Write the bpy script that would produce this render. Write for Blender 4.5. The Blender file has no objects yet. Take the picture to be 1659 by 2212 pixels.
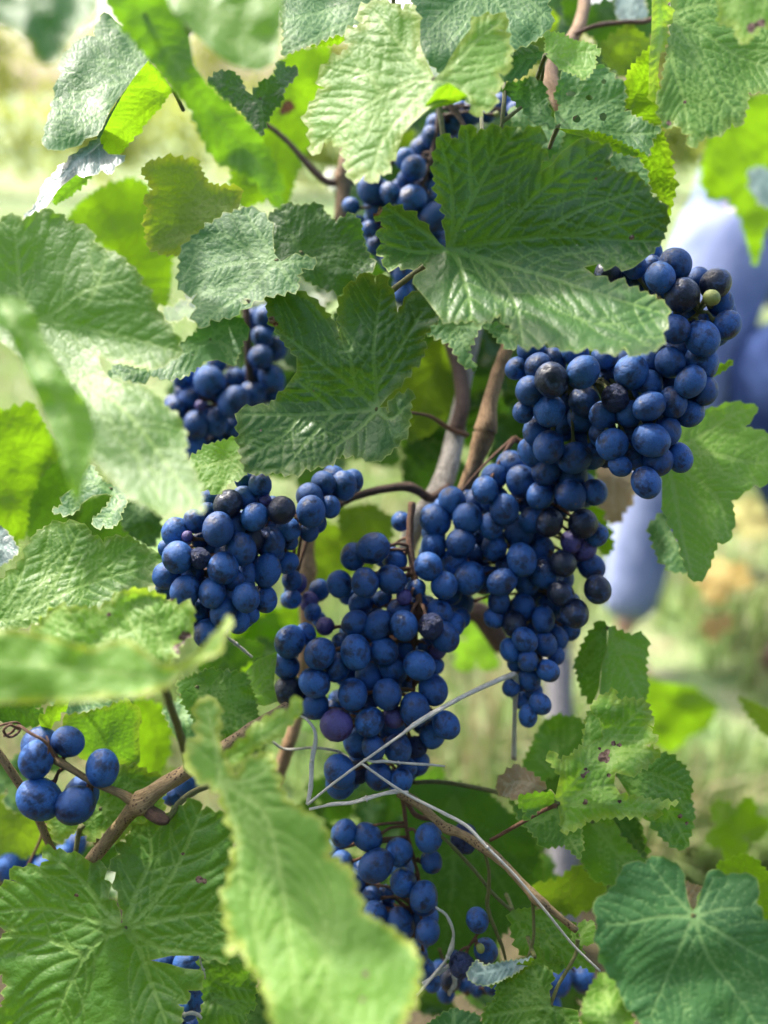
import bpy, bmesh, math, random
import numpy as np
from mathutils import Vector, Matrix, noise
from mathutils.geometry import delaunay_2d_cdt

random.seed(7); RN = np.random.RandomState(5)
sc = bpy.context.scene
COL = sc.collection

# ------------------------------------------------------------------ camera
HALF = math.radians(23.0)
WID = 2 * math.tan(HALF)
CAM_POS = Vector((0, 0, 1.1)); PITCH = math.radians(25)
cd = bpy.data.cameras.new('camera'); cam = bpy.data.objects.new('camera', cd); COL.objects.link(cam)
cam.location = CAM_POS; cam.rotation_euler = (math.pi / 2 - PITCH, 0, 0)
cd.sensor_fit = 'HORIZONTAL'; cd.sensor_width = 36; cd.lens = 18 / math.tan(HALF)
cd.clip_start = 0.02; cd.clip_end = 500
cd.dof.use_dof = True; cd.dof.focus_distance = 0.445; cd.dof.aperture_fstop = cd.lens / 9.5
sc.camera = cam
# ------------------------------------------------------------------ world, sun, exposure
SUN_EL, SUN_AZ = math.radians(50), math.radians(-40)      # azimuth measured from +Y (beyond the vine) towards +X
w = bpy.data.worlds.new('World'); sc.world = w; w.use_nodes = True
nt = w.node_tree; nt.nodes.clear()
sky = nt.nodes.new('ShaderNodeTexSky'); sky.sky_type = 'NISHITA'; sky.sun_disc = False
sky.sun_elevation = SUN_EL; sky.sun_rotation = SUN_AZ; sky.air_density = .75; sky.dust_density = 4.5
bg = nt.nodes.new('ShaderNodeBackground'); bg.inputs[1].default_value = 0.15
out = nt.nodes.new('ShaderNodeOutputWorld')
nt.links.new(sky.outputs[0], bg.inputs[0]); nt.links.new(bg.outputs[0], out.inputs[0])
sd = Vector((math.sin(SUN_AZ) * math.cos(SUN_EL), math.cos(SUN_AZ) * math.cos(SUN_EL), math.sin(SUN_EL)))
sl = bpy.data.lights.new('sun', 'SUN'); sl.energy = 2.2; sl.angle = math.radians(3.0); sl.color = (1, 0.95, 0.86)
so = bpy.data.objects.new('sun', sl); COL.objects.link(so); so.rotation_euler = sd.to_track_quat('Z', 'Y').to_euler()
sc.view_settings.view_transform = 'Standard'; sc.view_settings.look = 'None'
sc.view_settings.gamma = 1; sc.view_settings.use_curve_mapping = False
sc.view_settings.exposure = 1.86
sc.cycles.use_denoising = True
sc.cycles.max_bounces = 8; sc.cycles.diffuse_bounces = 3; sc.cycles.glossy_bounces = 2
sc.cycles.transmission_bounces = 5; sc.cycles.caustics_reflective = False; sc.cycles.caustics_refractive = False

# ------------------------------------------------------------------ picture units -> places (u,v on a 1659 x 2212 sheet, d metres ahead)
RX = Vector((1, 0, 0)); UPV = Vector((0, math.sin(PITCH), math.cos(PITCH))); FW = Vector((0, math.cos(PITCH), -math.sin(PITCH)))
CU, CV, SH = 829.5, 1106.0, 1659.0
def P(u, v, d):
    return CAM_POS + RX * ((u - CU) / SH * WID * d) - UPV * ((v - CV) / SH * WID * d) + FW * d
ARX, AUP, AFW, ACP = [np.array(x) for x in (RX, UPV, FW, CAM_POS)]
def PA(U, V, D):
    return ACP + np.outer((U - CU) / SH * WID * D, ARX) - np.outer((V - CV) / SH * WID * D, AUP) + np.outer(D, AFW)
def ground_hit(u, v):
    dr = P(u, v, 1) - CAM_POS
    return CAM_POS + dr * (CAM_POS.z / -dr.z)
def px(r, d): return r / SH * WID * d
CR = {'c1': (0, 0, .5), 'c2': (829.5, 0, .5), 'c3': (0, 737.3, .5), 'c4': (829.5, 737.3, .5), 'c5': (0, 1474.7, .5), 'c6': (829.5, 1474.7, .5),
      'D': (0, 0, 1), 'Z': (548.6, 0, .3968)}
def crop(x0, y0, wd): return (x0 * .5486, y0 * .5486, wd / 1659 * .5486)
CR.update(gB=crop(2000, 950, 1000), gD=crop(600, 1850, 800), gE=crop(1000, 2050, 1000), gF=crop(1500, 1800, 1000), gG=crop(1250, 3100, 800),
          gA=crop(1300, 300, 800), gC=crop(600, 1200, 600), gH=crop(0, 2750, 600))

# ------------------------------------------------------------------ node helpers
class N:
    def __init__(s, name):
        s.m = bpy.data.materials.new(name); s.m.use_nodes = True; s.t = s.m.node_tree; s.t.nodes.clear()
        s.out = s.n('OutputMaterial')
    def n(s, kind, **kw):
        x = s.t.nodes.new('ShaderNode' + kind)
        for k, v in kw.items():
            if k[0] == 'i' and k[1:].isdigit(): x.inputs[int(k[1:])].default_value = v
            else: setattr(x, k, v)
        return x
    def l(s, a, b): s.t.links.new(a, b)
    def set(s, sock, v):
        if isinstance(v, (int, float)): sock.default_value = v
        elif isinstance(v, tuple): sock.default_value = v if len(v) != 3 or sock.type == 'VECTOR' else (*v, 1)
        else: s.l(v, sock)
    def mix(s, f, a, b, mode='MIX'):
        x = s.n('Mix', data_type='RGBA', blend_type=mode); s.set(x.inputs[0], f); s.set(x.inputs[6], a); s.set(x.inputs[7], b); return x.outputs[2]
    def math(s, op, a, b=0.0, clamp=False):
        x = s.n('Math', operation=op, use_clamp=clamp); s.set(x.inputs[0], a); s.set(x.inputs[1], b); return x.outputs[0]
    def rng(s, v, a, b, c=0.0, d=1.0, smooth=False):
        x = s.n('MapRange', interpolation_type='SMOOTHSTEP' if smooth else 'LINEAR')
        s.set(x.inputs[0], v)
        for i, q in enumerate((a, b, c, d)): s.set(x.inputs[i + 1], q)
        return x.outputs[0]
    def noise(s, vec, scale, detail=3, rough=.5):
        x = s.n('TexNoise'); s.set(x.inputs['Vector'], vec); x.inputs['Scale'].default_value = scale
        x.inputs['Detail'].default_value = detail; x.inputs['Roughness'].default_value = rough; return x.outputs[0]
    def attr(s, name): return s.n('Attribute', attribute_name=name)
    def bump(s, h, strength, dist, normal=None):
        x = s.n('Bump'); x.inputs['Strength'].default_value = strength; x.inputs['Distance'].default_value = dist
        s.l(h, x.inputs['Height'])
        if normal is not None: s.l(normal, x.inputs['Normal'])
        return x.outputs[0]
    def pbr(s, col, rough=.6, spec=.5, normal=None, **kw):
        x = s.n('BsdfPrincipled'); s.set(x.inputs['Base Color'], col); s.set(x.inputs['Roughness'], rough)
        s.set(x.inputs['Specular IOR Level'], spec)
        if normal is not None: s.l(normal, x.inputs['Normal'])
        for k, v in kw.items(): s.set(x.inputs[k.replace('_', ' ')], v)
        return x.outputs[0]
    def fin(s, sh): s.l(sh, s.out.inputs[0]); return s.m

#                 base A               base B              vein                 transmitted          rough transl dust
LCOL = {
 'g': ((.050, .155, .012), (.090, .230, .020), (.24, .40, .08), (.17, .38, .015), .42, .38, .25),
 'b': ((.036, .132, .036), (.060, .185, .046), (.20, .36, .11), (.11, .30, .025), .50, .32, .3),
 'l': ((.110, .275, .024), (.175, .370, .040), (.34, .52, .12), (.28, .54, .030), .45, .45, .3),
 'y': ((.080, .190, .008), (.130, .250, .010), (.24, .38, .04), (.19, .37, .008), .48, .60, .05),
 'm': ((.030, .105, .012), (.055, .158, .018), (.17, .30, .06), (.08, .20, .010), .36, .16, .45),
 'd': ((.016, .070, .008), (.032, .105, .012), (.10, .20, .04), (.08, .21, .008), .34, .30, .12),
 'o': ((.060, .130, .010), (.110, .180, .016), (.24, .34, .05), (.20, .34, .012), .45, .45, .15),
 'w': ((.060, .110, .110), (.100, .165, .160), (.24, .34, .30), (.16, .30, .060), .36, .22, .8),  # bluish pallor in the base colour stands in for reflected sky sheen
 't': ((.300, .200, .110), (.460, .340, .200), (.50, .40, .25), (.40, .26, .110), .70, .30, .1),
 'r': ((.300, .055, .020), (.400, .110, .040), (.40, .20, .10), (.50, .10, .030), .60, .30, .1),
}
_lm = {}
def leaf_mat(k, ymargin=0.0, dusty=1.0):
    key = (k, round(ymargin, 1), round(dusty, 1))
    if key in _lm: return _lm[key]
    A, B, VC, TC, rough, tr, dust = LCOL[k]
    m = N('vine_leaf_' + k)
    co = m.attr('luv').outputs['Vector']; rnd = m.n('ObjectInfo').outputs['Random']
    off = m.n('VectorMath', operation='ADD'); m.l(co, off.inputs[0])
    sc_ = m.n('VectorMath', operation='SCALE'); sc_.inputs[0].default_value = (3.1, 1.7, 0); m.l(rnd, sc_.inputs['Scale']); m.l(sc_.outputs[0], off.inputs[1])
    co = off.outputs[0]
    # wobble the coordinates so that the net of fine veins is irregular
    wn = m.n('TexNoise'); m.l(co, wn.inputs['Vector']); wn.inputs['Scale'].default_value = 240; wn.inputs['Detail'].default_value = 2
    ws = m.n('VectorMath', operation='SCALE'); m.l(wn.outputs['Color'], ws.inputs[0]); ws.inputs['Scale'].default_value = .0022
    wa = m.n('VectorMath', operation='ADD'); m.l(co, wa.inputs[0]); m.l(ws.outputs[0], wa.inputs[1]); cw = wa.outputs[0]
    def vor(scale):
        x = m.n('TexVoronoi', feature='DISTANCE_TO_EDGE'); m.l(cw, x.inputs['Vector']); x.inputs['Scale'].default_value = scale; return x.outputs[0]
    v1, v2 = vor(230), vor(620)
    net1 = m.rng(v1, 0.0, .07, 1, 0, True); net2 = m.rng(v2, 0.0, .09, 1, 0, True)
    big = m.noise(co, 26, 4, .6); fine = m.noise(co, 700, 3, .6)
    col = m.mix(m.rng(big, .32, .68, 0, 1), A, B)
    col = m.mix(m.rng(fine, .3, .75, 0, .35), col, tuple(c * .62 for c in A))
    col = m.mix(m.math('MULTIPLY', net1, .17), col, VC)
    col = m.mix(m.math('MULTIPLY', net2, .07), col, VC)
    vein = m.attr('vein').outputs['Fac']; edge = m.attr('edge').outputs['Fac']; spot = m.attr('spot').outputs['Fac']
    vs = m.rng(vein, .10, .62, 0, 1, True)
    yl = (.42, .46, .06)
    if ymargin > 0:
        ed = m.math('ADD', edge, m.rng(m.noise(co, 90, 3), .3, .7, -9, 9))
        col = m.mix(m.rng(ed, 2, 20, ymargin, 0, True), col, yl)
    col = m.mix(m.rng(edge, .3, 3.2, .55, 0), col, (.36, .42, .10))
    col = m.mix(m.math('MULTIPLY', vs, .82), col, VC)
    # dust and waxy sheen in irregular patches
    dn = m.math('MULTIPLY', m.rng(m.noise(co, 55, 5, .65), .46, .74, 0, 1, True), m.rng(m.noise(co, 1500, 2), .4, .6, .35, 1))
    col = m.mix(m.math('MULTIPLY', dn, .17 * dust * dusty), col, (.44, .52, .46))
    # small pits and scars
    pv = m.n('TexVoronoi', feature='F1'); m.l(cw, pv.inputs['Vector']); pv.inputs['Scale'].default_value = 95
    sepc = m.n('SeparateColor'); m.l(pv.outputs['Color'], sepc.inputs[0])
    pit = m.math('MULTIPLY', m.rng(pv.outputs['Distance'], .03, .065, 1, 0, True), m.math('GREATER_THAN', sepc.outputs[0], .80))
    col = m.mix(m.math('MULTIPLY', pit, .6), col, (.50, .46, .32))
    sm = m.math('MULTIPLY', spot, m.rng(m.noise(co, 300, 3), .3, .5, .5, 1.3), True)
    col = m.mix(m.rng(sm, .35, .5, 0, 1, True), col, m.mix(m.rng(m.noise(co, 500, 3), .4, .6), (.06, .028, .016), (.34, .22, .16)))
    h = m.math('ADD', m.math('MULTIPLY', m.rng(v1, 0, .28, 0, 1, True), 1.0), m.math('MULTIPLY', m.rng(v2, 0, .3, 0, 1, True), .32))
    h = m.math('SUBTRACT', h, m.math('MULTIPLY', vs, .7))
    nb = m.bump(h, .26, .0005)
    nb = m.bump(fine, .08, .0002, nb)
    rg = m.math('ADD', m.rng(fine, .3, .7, rough, rough + .14), m.math('MULTIPLY', dn, .12))
    sh = m.pbr(col, rg, .46, nb)
    tcol = m.mix(m.math('MULTIPLY', vs, .55), m.mix(m.rng(big, .3, .7), TC, tuple(min(1, c * 1.25) for c in TC)), tuple(c * .55 for c in TC))
    tcol = m.mix(m.math('MULTIPLY', net1, .35), tcol, tuple(c * .6 for c in TC))
    if ymargin > 0: tcol = m.mix(m.rng(edge, 2, 20, ymargin * .7, 0, True), tcol, (.7, .62, .05))
    tcol = m.mix(m.rng(sm, .35, .5, 0, 1, True), tcol, (.08, .035, .01))
    tl = m.n('BsdfTranslucent'); m.l(tcol, tl.inputs[0]); m.l(nb, tl.inputs[1])
    mx = m.n('MixShader'); mx.inputs[0].default_value = tr; m.l(sh, mx.inputs[1]); m.l(tl.outputs[0], mx.inputs[2])
    _lm[key] = m.fin(mx.outputs[0]); return _lm[key]

def objrand_coords(m, amt=4.0):
    g = m.n('NewGeometry') if False else m.n('TexCoord')
    rnd = m.n('ObjectInfo').outputs['Random']
    s_ = m.n('VectorMath', operation='SCALE'); s_.inputs[0].default_value = (amt * 3.3, amt * 7.7, amt * 5.1); m.l(rnd, s_.inputs['Scale'])
    a = m.n('VectorMath', operation='ADD'); m.l(g.outputs['Object'], a.inputs[0]); m.l(s_.outputs[0], a.inputs[1])
    return a.outputs[0], rnd, g.outputs['Object']

def grape_mat(kind):
    m = N('grape_skin_' + kind)
    co, rnd, raw = objrand_coords(m)          # object space, radius = 1
    big = m.noise(co, 1.1, 4, .55); mid = m.noise(co, 3.2, 5, .62); fine = m.noise(co, 16, 4, .7)
    # thin scratches and rubs in the bloom
    st = m.n('Mapping'); st.inputs['Scale'].default_value = (2.2, 9.0, 3.2); m.l(co, st.inputs[0])
    scr = m.n('TexNoise'); m.l(st.outputs[0], scr.inputs['Vector']); scr.inputs['Scale'].default_value = 1.6; scr.inputs['Detail'].default_value = 6
    scr.inputs['Distortion'].default_value = 1.4
    rub = m.rng(m.math('ABSOLUTE', m.math('SUBTRACT', scr.outputs[0], .5)), .004, .016, 1, 0, True)
    rub = m.math('MULTIPLY', rub, m.rng(mid, .42, .54, 0, .85, True))
    skin = {'bloom': (.006, .009, .030), 'black': (.005, .006, .014), 'purple': (.035, .010, .045), 'green': (.20, .23, .03), 'dry': (.012, .014, .045)}[kind]
    bl1 = {'bloom': (.013, .085, .300), 'black': (.035, .075, .200), 'purple': (.070, .060, .230), 'green': (.26, .30, .08), 'dry': (.055, .085, .24)}[kind]
    bl2 = {'bloom': (.040, .165, .500), 'black': (.060, .110, .250), 'purple': (.120, .100, .300), 'green': (.30, .33, .10), 'dry': (.09, .13, .30)}[kind]
    bloomc = m.mix(m.rng(fine, .3, .7), bl1, bl2)
    bloomc = m.mix(m.rng(rnd, 0, 1, 0, .75), bloomc, m.mix(.45, bl1, skin))
    lo, hi = {'bloom': (.30, .56), 'black': (.50, .72), 'purple': (.30, .5), 'green': (.2, .4), 'dry': (.3, .46)}[kind]
    thr = m.math('ADD', big, m.math('MULTIPLY', m.math('SUBTRACT', mid, .5), .55))
    cov = m.rng(thr, lo, hi, .12, 1, True)
    cov = m.math('MULTIPLY', cov, m.rng(fine, .25, .55, .80, 1))
    cov = m.math('MULTIPLY', cov, m.math('SUBTRACT', 1, rub))
    # specks
    pv = m.n('TexVoronoi', feature='F1'); m.l(co, pv.inputs['Vector']); pv.inputs['Scale'].default_value = 7.5
    sep = m.n('SeparateColor'); m.l(pv.outputs['Color'], sep.inputs[0])
    speck = m.math('MULTIPLY', m.rng(pv.outputs['Distance'], .07, .13, 1, 0, True), m.math('GREATER_THAN', sep.outputs[0], .72))
    cov = m.math('MULTIPLY', cov, m.math('SUBTRACT', 1, m.math('MULTIPLY', speck, .75)))
    col = m.mix(cov, skin, bloomc)
    # the blossom scar at the pole
    sx = m.n('SeparateXYZ'); m.l(raw, sx.inputs[0])
    rr = m.math('SQRT', m.math('ADD', m.math('POWER', sx.outputs[0], 2), m.math('POWER', sx.outputs[1], 2)))
    scar = m.math('MULTIPLY', m.rng(rr, .035, .075, 1, 0, True), m.math('LESS_THAN', sx.outputs[2], 0))
    col = m.mix(scar, col, (.16, .11, .07))
    rough = m.rng(cov, 0, 1, .24, .60)
    nb = m.bump(m.math('ADD', mid, m.math('MULTIPLY', cov, .35)), .22 if kind != 'dry' else .8, .06)
    return m.fin(m.pbr(col, rough, .5, nb))
GM = {k: grape_mat(k) for k in ('bloom', 'black', 'purple', 'green', 'dry')}

def cane_mat(name, a, b, spot, spot_amt=.0, rough=.6):
    m = N(name)
    g = m.n('TexCoord').outputs['Object']; al = m.attr('along').outputs['Vector']
    mp = m.n('Mapping'); mp.inputs['Scale'].default_value = (1, 1, .12); m.l(al, mp.inputs[0])
    streak = m.noise(mp.outputs[0], 7, 8, .72); blot = m.noise(g, 160, 4, .6)
    col = m.mix(m.rng(streak, .40, .60), tuple(c * .8 for c in a), tuple(min(1, c * 1.12) for c in b))
    col = m.mix(m.rng(blot, .55, .72, 0, .6 if rough != .71 else .12), col, tuple(c * .45 for c in a))
    v = m.n('TexVoronoi', feature='F1'); m.l(g, v.inputs['Vector']); v.inputs['Scale'].default_value = 620
    sp = m.math('MULTIPLY', m.rng(v.outputs['Distance'], .22, .42, 1, 0, True), m.rng(m.noise(g, 90, 3), .42, .56, 0, 1, True))
    col = m.mix(m.math('MULTIPLY', sp, spot_amt), col, spot)
    nb = m.bump(m.math('ADD', streak, m.math('MULTIPLY', blot, .7)), .9, .0022)
    return m.fin(m.pbr(col, rough, .4, nb))
M_TAN = cane_mat('cane_tan', (.30, .165, .075), (.50, .32, .17), (.07, .025, .015), .3)
M_SPOT = cane_mat('cane_spotted', (.30, .19, .085), (.44, .31, .15), (.055, .018, .012), .95, .5)
M_GREY = cane_mat('cane_grey', (.30, .26, .21), (.58, .53, .47), (.08, .06, .05), .3, .85)
M_DARK = cane_mat('cane_dark', (.075, .040, .028), (.15, .085, .055), (.04, .02, .015), .3)
M_RED = cane_mat('stem_red', (.20, .085, .055), (.28, .15, .08), (.12, .04, .03), .4, .5)
M_GRN = cane_mat('stem_green', (.16, .18, .05), (.27, .27, .09), (.15, .09, .03), .4, .5)
M_STRAW = cane_mat('straw', (.76, .71, .57), (.88, .85, .75), (.45, .38, .26), .05, .71)

# ------------------------------------------------------------------ object helpers
def thing(name, label, cat, loc, group=None):
    o = bpy.data.objects.new(name, None); o.empty_display_size = .02; COL.objects.link(o); o.location = loc
    o['label'] = label; o['category'] = cat
    if group: o['group'] = group
    return o
def wloc(p):
    l = Vector((0, 0, 0))
    while p is not None: l += Vector(p.location); p = p.parent
    return l
def add(name, me, mat, origin, parent=None, label=None):
    """me holds world coordinates; they are made local to origin"""
    if mat is not None and not me.materials: me.materials.append(mat)
    me.transform(Matrix.Translation(-Vector(origin)))
    o = bpy.data.objects.new(name, me); COL.objects.link(o)
    if parent is not None: o.parent = parent; o.location = Vector(origin) - wloc(parent)
    else: o.location = origin
    if label: o['label'] = label
    return o
def smooth(me): me.shade_smooth()

def spline(pts, n=6):
    """Catmull-Rom through (x,y,z,r) rows"""
    p = np.array(pts, float)
    if len(p) == 2: t = np.linspace(0, 1, n + 1)[:, None]; return p[0] * (1 - t) + p[1] * t
    q = np.vstack([2 * p[0] - p[1], p, 2 * p[-1] - p[-2]]); o = []
    for i in range(1, len(q) - 2):
        for k in range(n):
            t = k / n; a, b, c, d = q[i - 1], q[i], q[i + 1], q[i + 2]
            o.append(.5 * (2 * b + (c - a) * t + (2 * a - 5 * b + 4 * c - d) * t * t + (3 * b - a - 3 * c + d) * t ** 3))
    o.append(p[-1]); return np.array(o)
def tube_geo(rows, sides=9, wob=.10, flat=1.0, seed=0):
    rows = np.array(rows); n = len(rows); V, F, A = [], [], []
    T = np.gradient(rows[:, :3], axis=0); ref = np.array([.3, .4, .86]); L = 0
    for i in range(n):
        t = T[i] / (np.linalg.norm(T[i]) + 1e-9); a = np.cross(t, ref); a /= np.linalg.norm(a) + 1e-9; b = np.cross(t, a)
        if i: L += np.linalg.norm(rows[i, :3] - rows[i - 1, :3])
        for k in range(sides):
            an = 2 * math.pi * k / sides
            r = max(rows[i, 3], 1e-5) * (1 + wob * noise.noise(Vector((math.cos(an) * 1.3 + seed, math.sin(an) * 1.3, L / max(rows[i, 3], 1e-4) * .35))))
            V.append(rows[i, :3] + r * (math.cos(an) * a + math.sin(an) * b * flat)); A.append((math.cos(an), math.sin(an), L * 300))
    for i in range(n - 1):
        for k in range(sides):
            k2 = (k + 1) % sides; F.append((i * sides + k, i * sides + k2, (i + 1) * sides + k2, (i + 1) * sides + k))
    F.append(tuple(range(sides))[::-1]); F.append(tuple((n - 1) * sides + k for k in range(sides)))
    return V, F, A
def mesh_from(parts, name):
    V, F, A = [], [], []
    for v, f, a in parts:
        o = len(V); V += list(v); A += list(a); F += [tuple(i + o for i in q) for q in f]
    me = bpy.data.meshes.new(name); me.from_pydata([tuple(v) for v in V], [], F)
    at = me.attributes.new('along', 'FLOAT_VECTOR', 'POINT'); at.data.foreach_set('vector', np.array(A, np.float32).ravel())
    me.update(); smooth(me); return me
def tube(name, pts, mat, parent=None, sides=10, wob=.12, flat=1.0, label=None, n=6):
    """pts: (u, v, d, radius in sheet units)"""
    rows = [(*P(u, v, d), px(r, d)) for u, v, d, r in pts]
    me = mesh_from([tube_geo(spline(rows, n), sides, wob, flat, random.random() * 9)], name)
    return add(name, me, mat, P(*pts[0][:3]), parent, label)

# ------------------------------------------------------------------ leaves
def parse(s, cr):
    ox, oy, k = CR[cr]; o = []
    for w_ in s.split():
        sm = w_[0] == '~'; w_ = w_.lstrip('~'); x, y = w_.split(',')
        o.append((ox + float(x) * k, oy + float(y) * k, sm))
    return o
def inside(poly, X, Y):
    r = np.zeros(len(X), bool); n = len(poly); j = n - 1
    for i in range(n):
        xi, yi = poly[i]; xj, yj = poly[j]
        if yi != yj:
            c = ((yi > Y) != (yj > Y)) & (X < (xj - xi) * (Y - yi) / (yj - yi) + xi); r ^= c
        j = i
    return r
def segdist(X, Y, S):
    """distance from points to the nearest of segments S (x0,y0,x1,y1,...) and its index"""
    best = np.full(len(X), 1e9); idx = np.zeros(len(X), int)
    for c in range(0, len(X), 4000):
        x = X[c:c + 4000, None]; y = Y[c:c + 4000, None]
        ax, ay, bx, by = S[:, 0], S[:, 1], S[:, 2], S[:, 3]; dx, dy = bx - ax, by - ay
        t = np.clip(((x - ax) * dx + (y - ay) * dy) / (dx * dx + dy * dy + 1e-9), 0, 1)
        dd = np.hypot(x - ax - t * dx, y - ay - t * dy); i = dd.argmin(1)
        best[c:c + 4000] = dd[np.arange(len(i)), i]; idx[c:c + 4000] = i
    return best, idx
def vnoise(X, Y, s, seed):
    """cheap smooth value noise"""
    x = X / s + seed * 13.7; y = Y / s + seed * 7.3; xi = np.floor(x).astype(int); yi = np.floor(y).astype(int); fx = x - xi; fy = y - yi
    fx = fx * fx * (3 - 2 * fx); fy = fy * fy * (3 - 2 * fy)
    def h(a, b): q = np.sin(a * 127.1 + b * 311.7 + seed) * 43758.5453; return q - np.floor(q)
    return (h(xi, yi) * (1 - fx) + h(xi + 1, yi) * fx) * (1 - fy) + (h(xi, yi + 1) * (1 - fx) + h(xi + 1, yi + 1) * fx) * fy - .5

def leaf(parent, cr, outline, j, veins=None, d=.45, slope=(0, -.3), col='g', ym=0.0, dusty=1.0, pitch=17, tooth=.42, holes=(), spots=(),
         folds=(), curl=0.0, wave=.004, quilt=.0011, label=None, name='leaf', vw=4.4, step=5.0, petiole=True, clampd=None):
    rnd = random.Random(hash((round(j[0]), round(j[1]), len(outline))) & 0xffff)
    seed = rnd.random() * 50
    pts = parse(outline, cr) if isinstance(outline, str) else outline
    ox, oy, k = CR[cr]; jx, jy = ox + j[0] * k, oy + j[1] * k
    base = np.array([(p[0], p[1]) for p in pts])
    area = .5 * np.sum(base[:, 0] * np.roll(base[:, 1], -1) - np.roll(base[:, 0], -1) * base[:, 1]); sg = 1 if area > 0 else -1
    size = math.sqrt(abs(area))
    B = []; n = len(pts)
    for i in range(n):
        a = base[i]; b = base[(i + 1) % n]; sm = pts[(i + 1) % n][2]
        L = float(np.hypot(*(b - a))); t = (b - a) / (L + 1e-9); nrm = np.array([t[1], -t[0]]) * sg
        B.append(a)
        if L < 8: continue
        if sm or tooth == 0:
            m_ = max(1, int(L / 10))
            for q in range(1, m_): B.append(a + t * L * q / m_)
        else:
            m_ = max(1, round(L / (pitch * rnd.uniform(.8, 1.25)))); w_ = [rnd.uniform(.65, 1.35) for _ in range(m_)]; s_ = sum(w_); x0 = 0
            for q in range(m_):
                wd = w_[q] / s_ * L; h = wd * tooth * rnd.uniform(.55, 1.15)
                B.append(a + t * (x0 + wd * .33) + nrm * h * .62)
                B.append(a + t * (x0 + wd * .66) + nrm * h)
                B.append(a + t * (x0 + wd * .80) + nrm * h * .35)
                x0 += wd
                if q < m_ - 1: B.append(a + t * x0 - nrm * h * .10)
    B = np.array(B); nb_ = len(B)
    # veins
    poly = B
    if veins is None:
        c = sorted(range(len(base)), key=lambda i: -np.hypot(base[i][0] - jx, base[i][1] - jy)); dirs = []; veins_ = []
        for i in c:
            an = math.atan2(base[i][1] - jy, base[i][0] - jx); L = np.hypot(base[i][0] - jx, base[i][1] - jy)
            if L < .28 * size or any(abs((an - q + math.pi) % (2 * math.pi) - math.pi) < .60 for q in dirs): continue
            dirs.append(an); mid = np.array([(jx + base[i][0]) / 2, (jy + base[i][1]) / 2]) + np.array([-math.sin(an), math.cos(an)]) * L * rnd.uniform(-.05, .05)
            veins_.append([(jx, jy), tuple(mid), tuple(base[i])])
            if len(dirs) >= 5: break
    else:
        veins_ = []
        for s in veins:
            q = [(x, y) for x, y, _ in parse(s.replace('^', ' '), cr)]
            veins_.append([(jx, jy)] + q if '^' not in s else q)
    S = []; prim = []
    for v in veins_:
        r = spline([(*p, 0, 0) for p in v], 5)[:, :2]; L = np.r_[0, np.cumsum(np.hypot(*np.diff(r, axis=0).T))]
        prim.append((r, L))
        for i in range(len(r) - 1):
            S.append((*r[i], *r[i + 1], vw * (1 - .72 * L[i] / L[-1]), 0))
    PS = np.array(S) if S else np.zeros((0, 6))
    pitch2 = max(15, size * .085)
    q0 = B.min(0) - 8; qn = ((B.max(0) + 8 - q0) / 3.5).astype(int) + 1
    QX, QY = np.meshgrid(q0[0] + np.arange(qn[0]) * 3.5, q0[1] + np.arange(qn[1]) * 3.5)
    QM = inside(poly[::2], QX.ravel(), QY.ravel()).reshape(QX.shape)
    QD = segdist(QX.ravel(), QY.ravel(), PS)[0].reshape(QX.shape) if len(PS) else np.full(QX.shape, 1e9)
    for (r, L) in prim:
        if L[-1] < 40: continue
        s = pitch2 * .9; side = 1
        while s < L[-1] * .95:
            i = min(np.searchsorted(L, s), len(r) - 1); i = max(i, 1); t = r[i] - r[i - 1]; t /= np.hypot(*t) + 1e-9
            for sd_ in (side, -side):
                an = math.atan2(t[1], t[0]) + sd_ * rnd.uniform(.80, 1.0); p = r[i].copy(); q = 0; seg = []
                mx = L[-1] * .75 * (1 - .35 * s / L[-1])
                while q < mx:
                    p2 = p + np.array([math.cos(an), math.sin(an)]) * 7; an -= sd_ * .035
                    qi, qj = int(round((p2[0] - q0[0]) / 3.5)), int(round((p2[1] - q0[1]) / 3.5))
                    if qi < 0 or qj < 0 or qi >= qn[0] or qj >= qn[1] or not QM[qj, qi]: break
                    if q > 16 and QD[qj, qi] < 7: break
                    seg.append((*p, *p2, vw * .44 * (1 - .6 * q / mx), 1)); p = p2; q += 7
                S += seg
            s += pitch2 * rnd.uniform(.85, 1.15); side = -side
    S = np.array(S) if S else np.array([(jx, jy, jx + 1, jy, 1, 0)])
    # interior points
    x0, y0 = B.min(0); x1, y1 = B.max(0)
    gx, gy = np.meshgrid(np.arange(x0, x1, step), np.arange(y0, y1, step * .866)); gx = gx + (np.arange(gx.shape[0]) % 2)[:, None] * step / 2
    X, Y = gx.ravel(), gy.ravel(); R_ = np.random.RandomState(3); X = X + R_.uniform(-.12, .12, X.shape) * step; Y = Y + R_.uniform(-.12, .12, Y.shape) * step
    BS = np.hstack([B, np.roll(B, -1, 0)])
    dist, _ = segdist(X, Y, BS); ok = inside(poly, X, Y) & (dist > step * .55)
    hl = []
    for h in holes:
        hx, hy, hr = ox + h[0] * k, oy + h[1] * k, h[2] * k; ry = (h[3] * k) if len(h) > 3 else hr; m_ = 12
        ring = [(hx + hr * math.cos(2 * math.pi * q / m_) * rnd.uniform(.85, 1.12), hy + ry * math.sin(2 * math.pi * q / m_) * rnd.uniform(.85, 1.12)) for q in range(m_)]
        ok &= ((X - hx) / (hr * 1.25)) ** 2 + ((Y - hy) / (ry * 1.25)) ** 2 > 1; hl.append(ring)
    X, Y = X[ok], Y[ok]
    V2 = [Vector(b) for b in B]; E = [(i, (i + 1) % nb_) for i in range(nb_)]; faces_in = []
    for ring in hl:
        o_ = len(V2); V2 += [Vector(p) for p in ring]; E += [(o_ + q, o_ + (q + 1) % len(ring)) for q in range(len(ring))]
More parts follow.
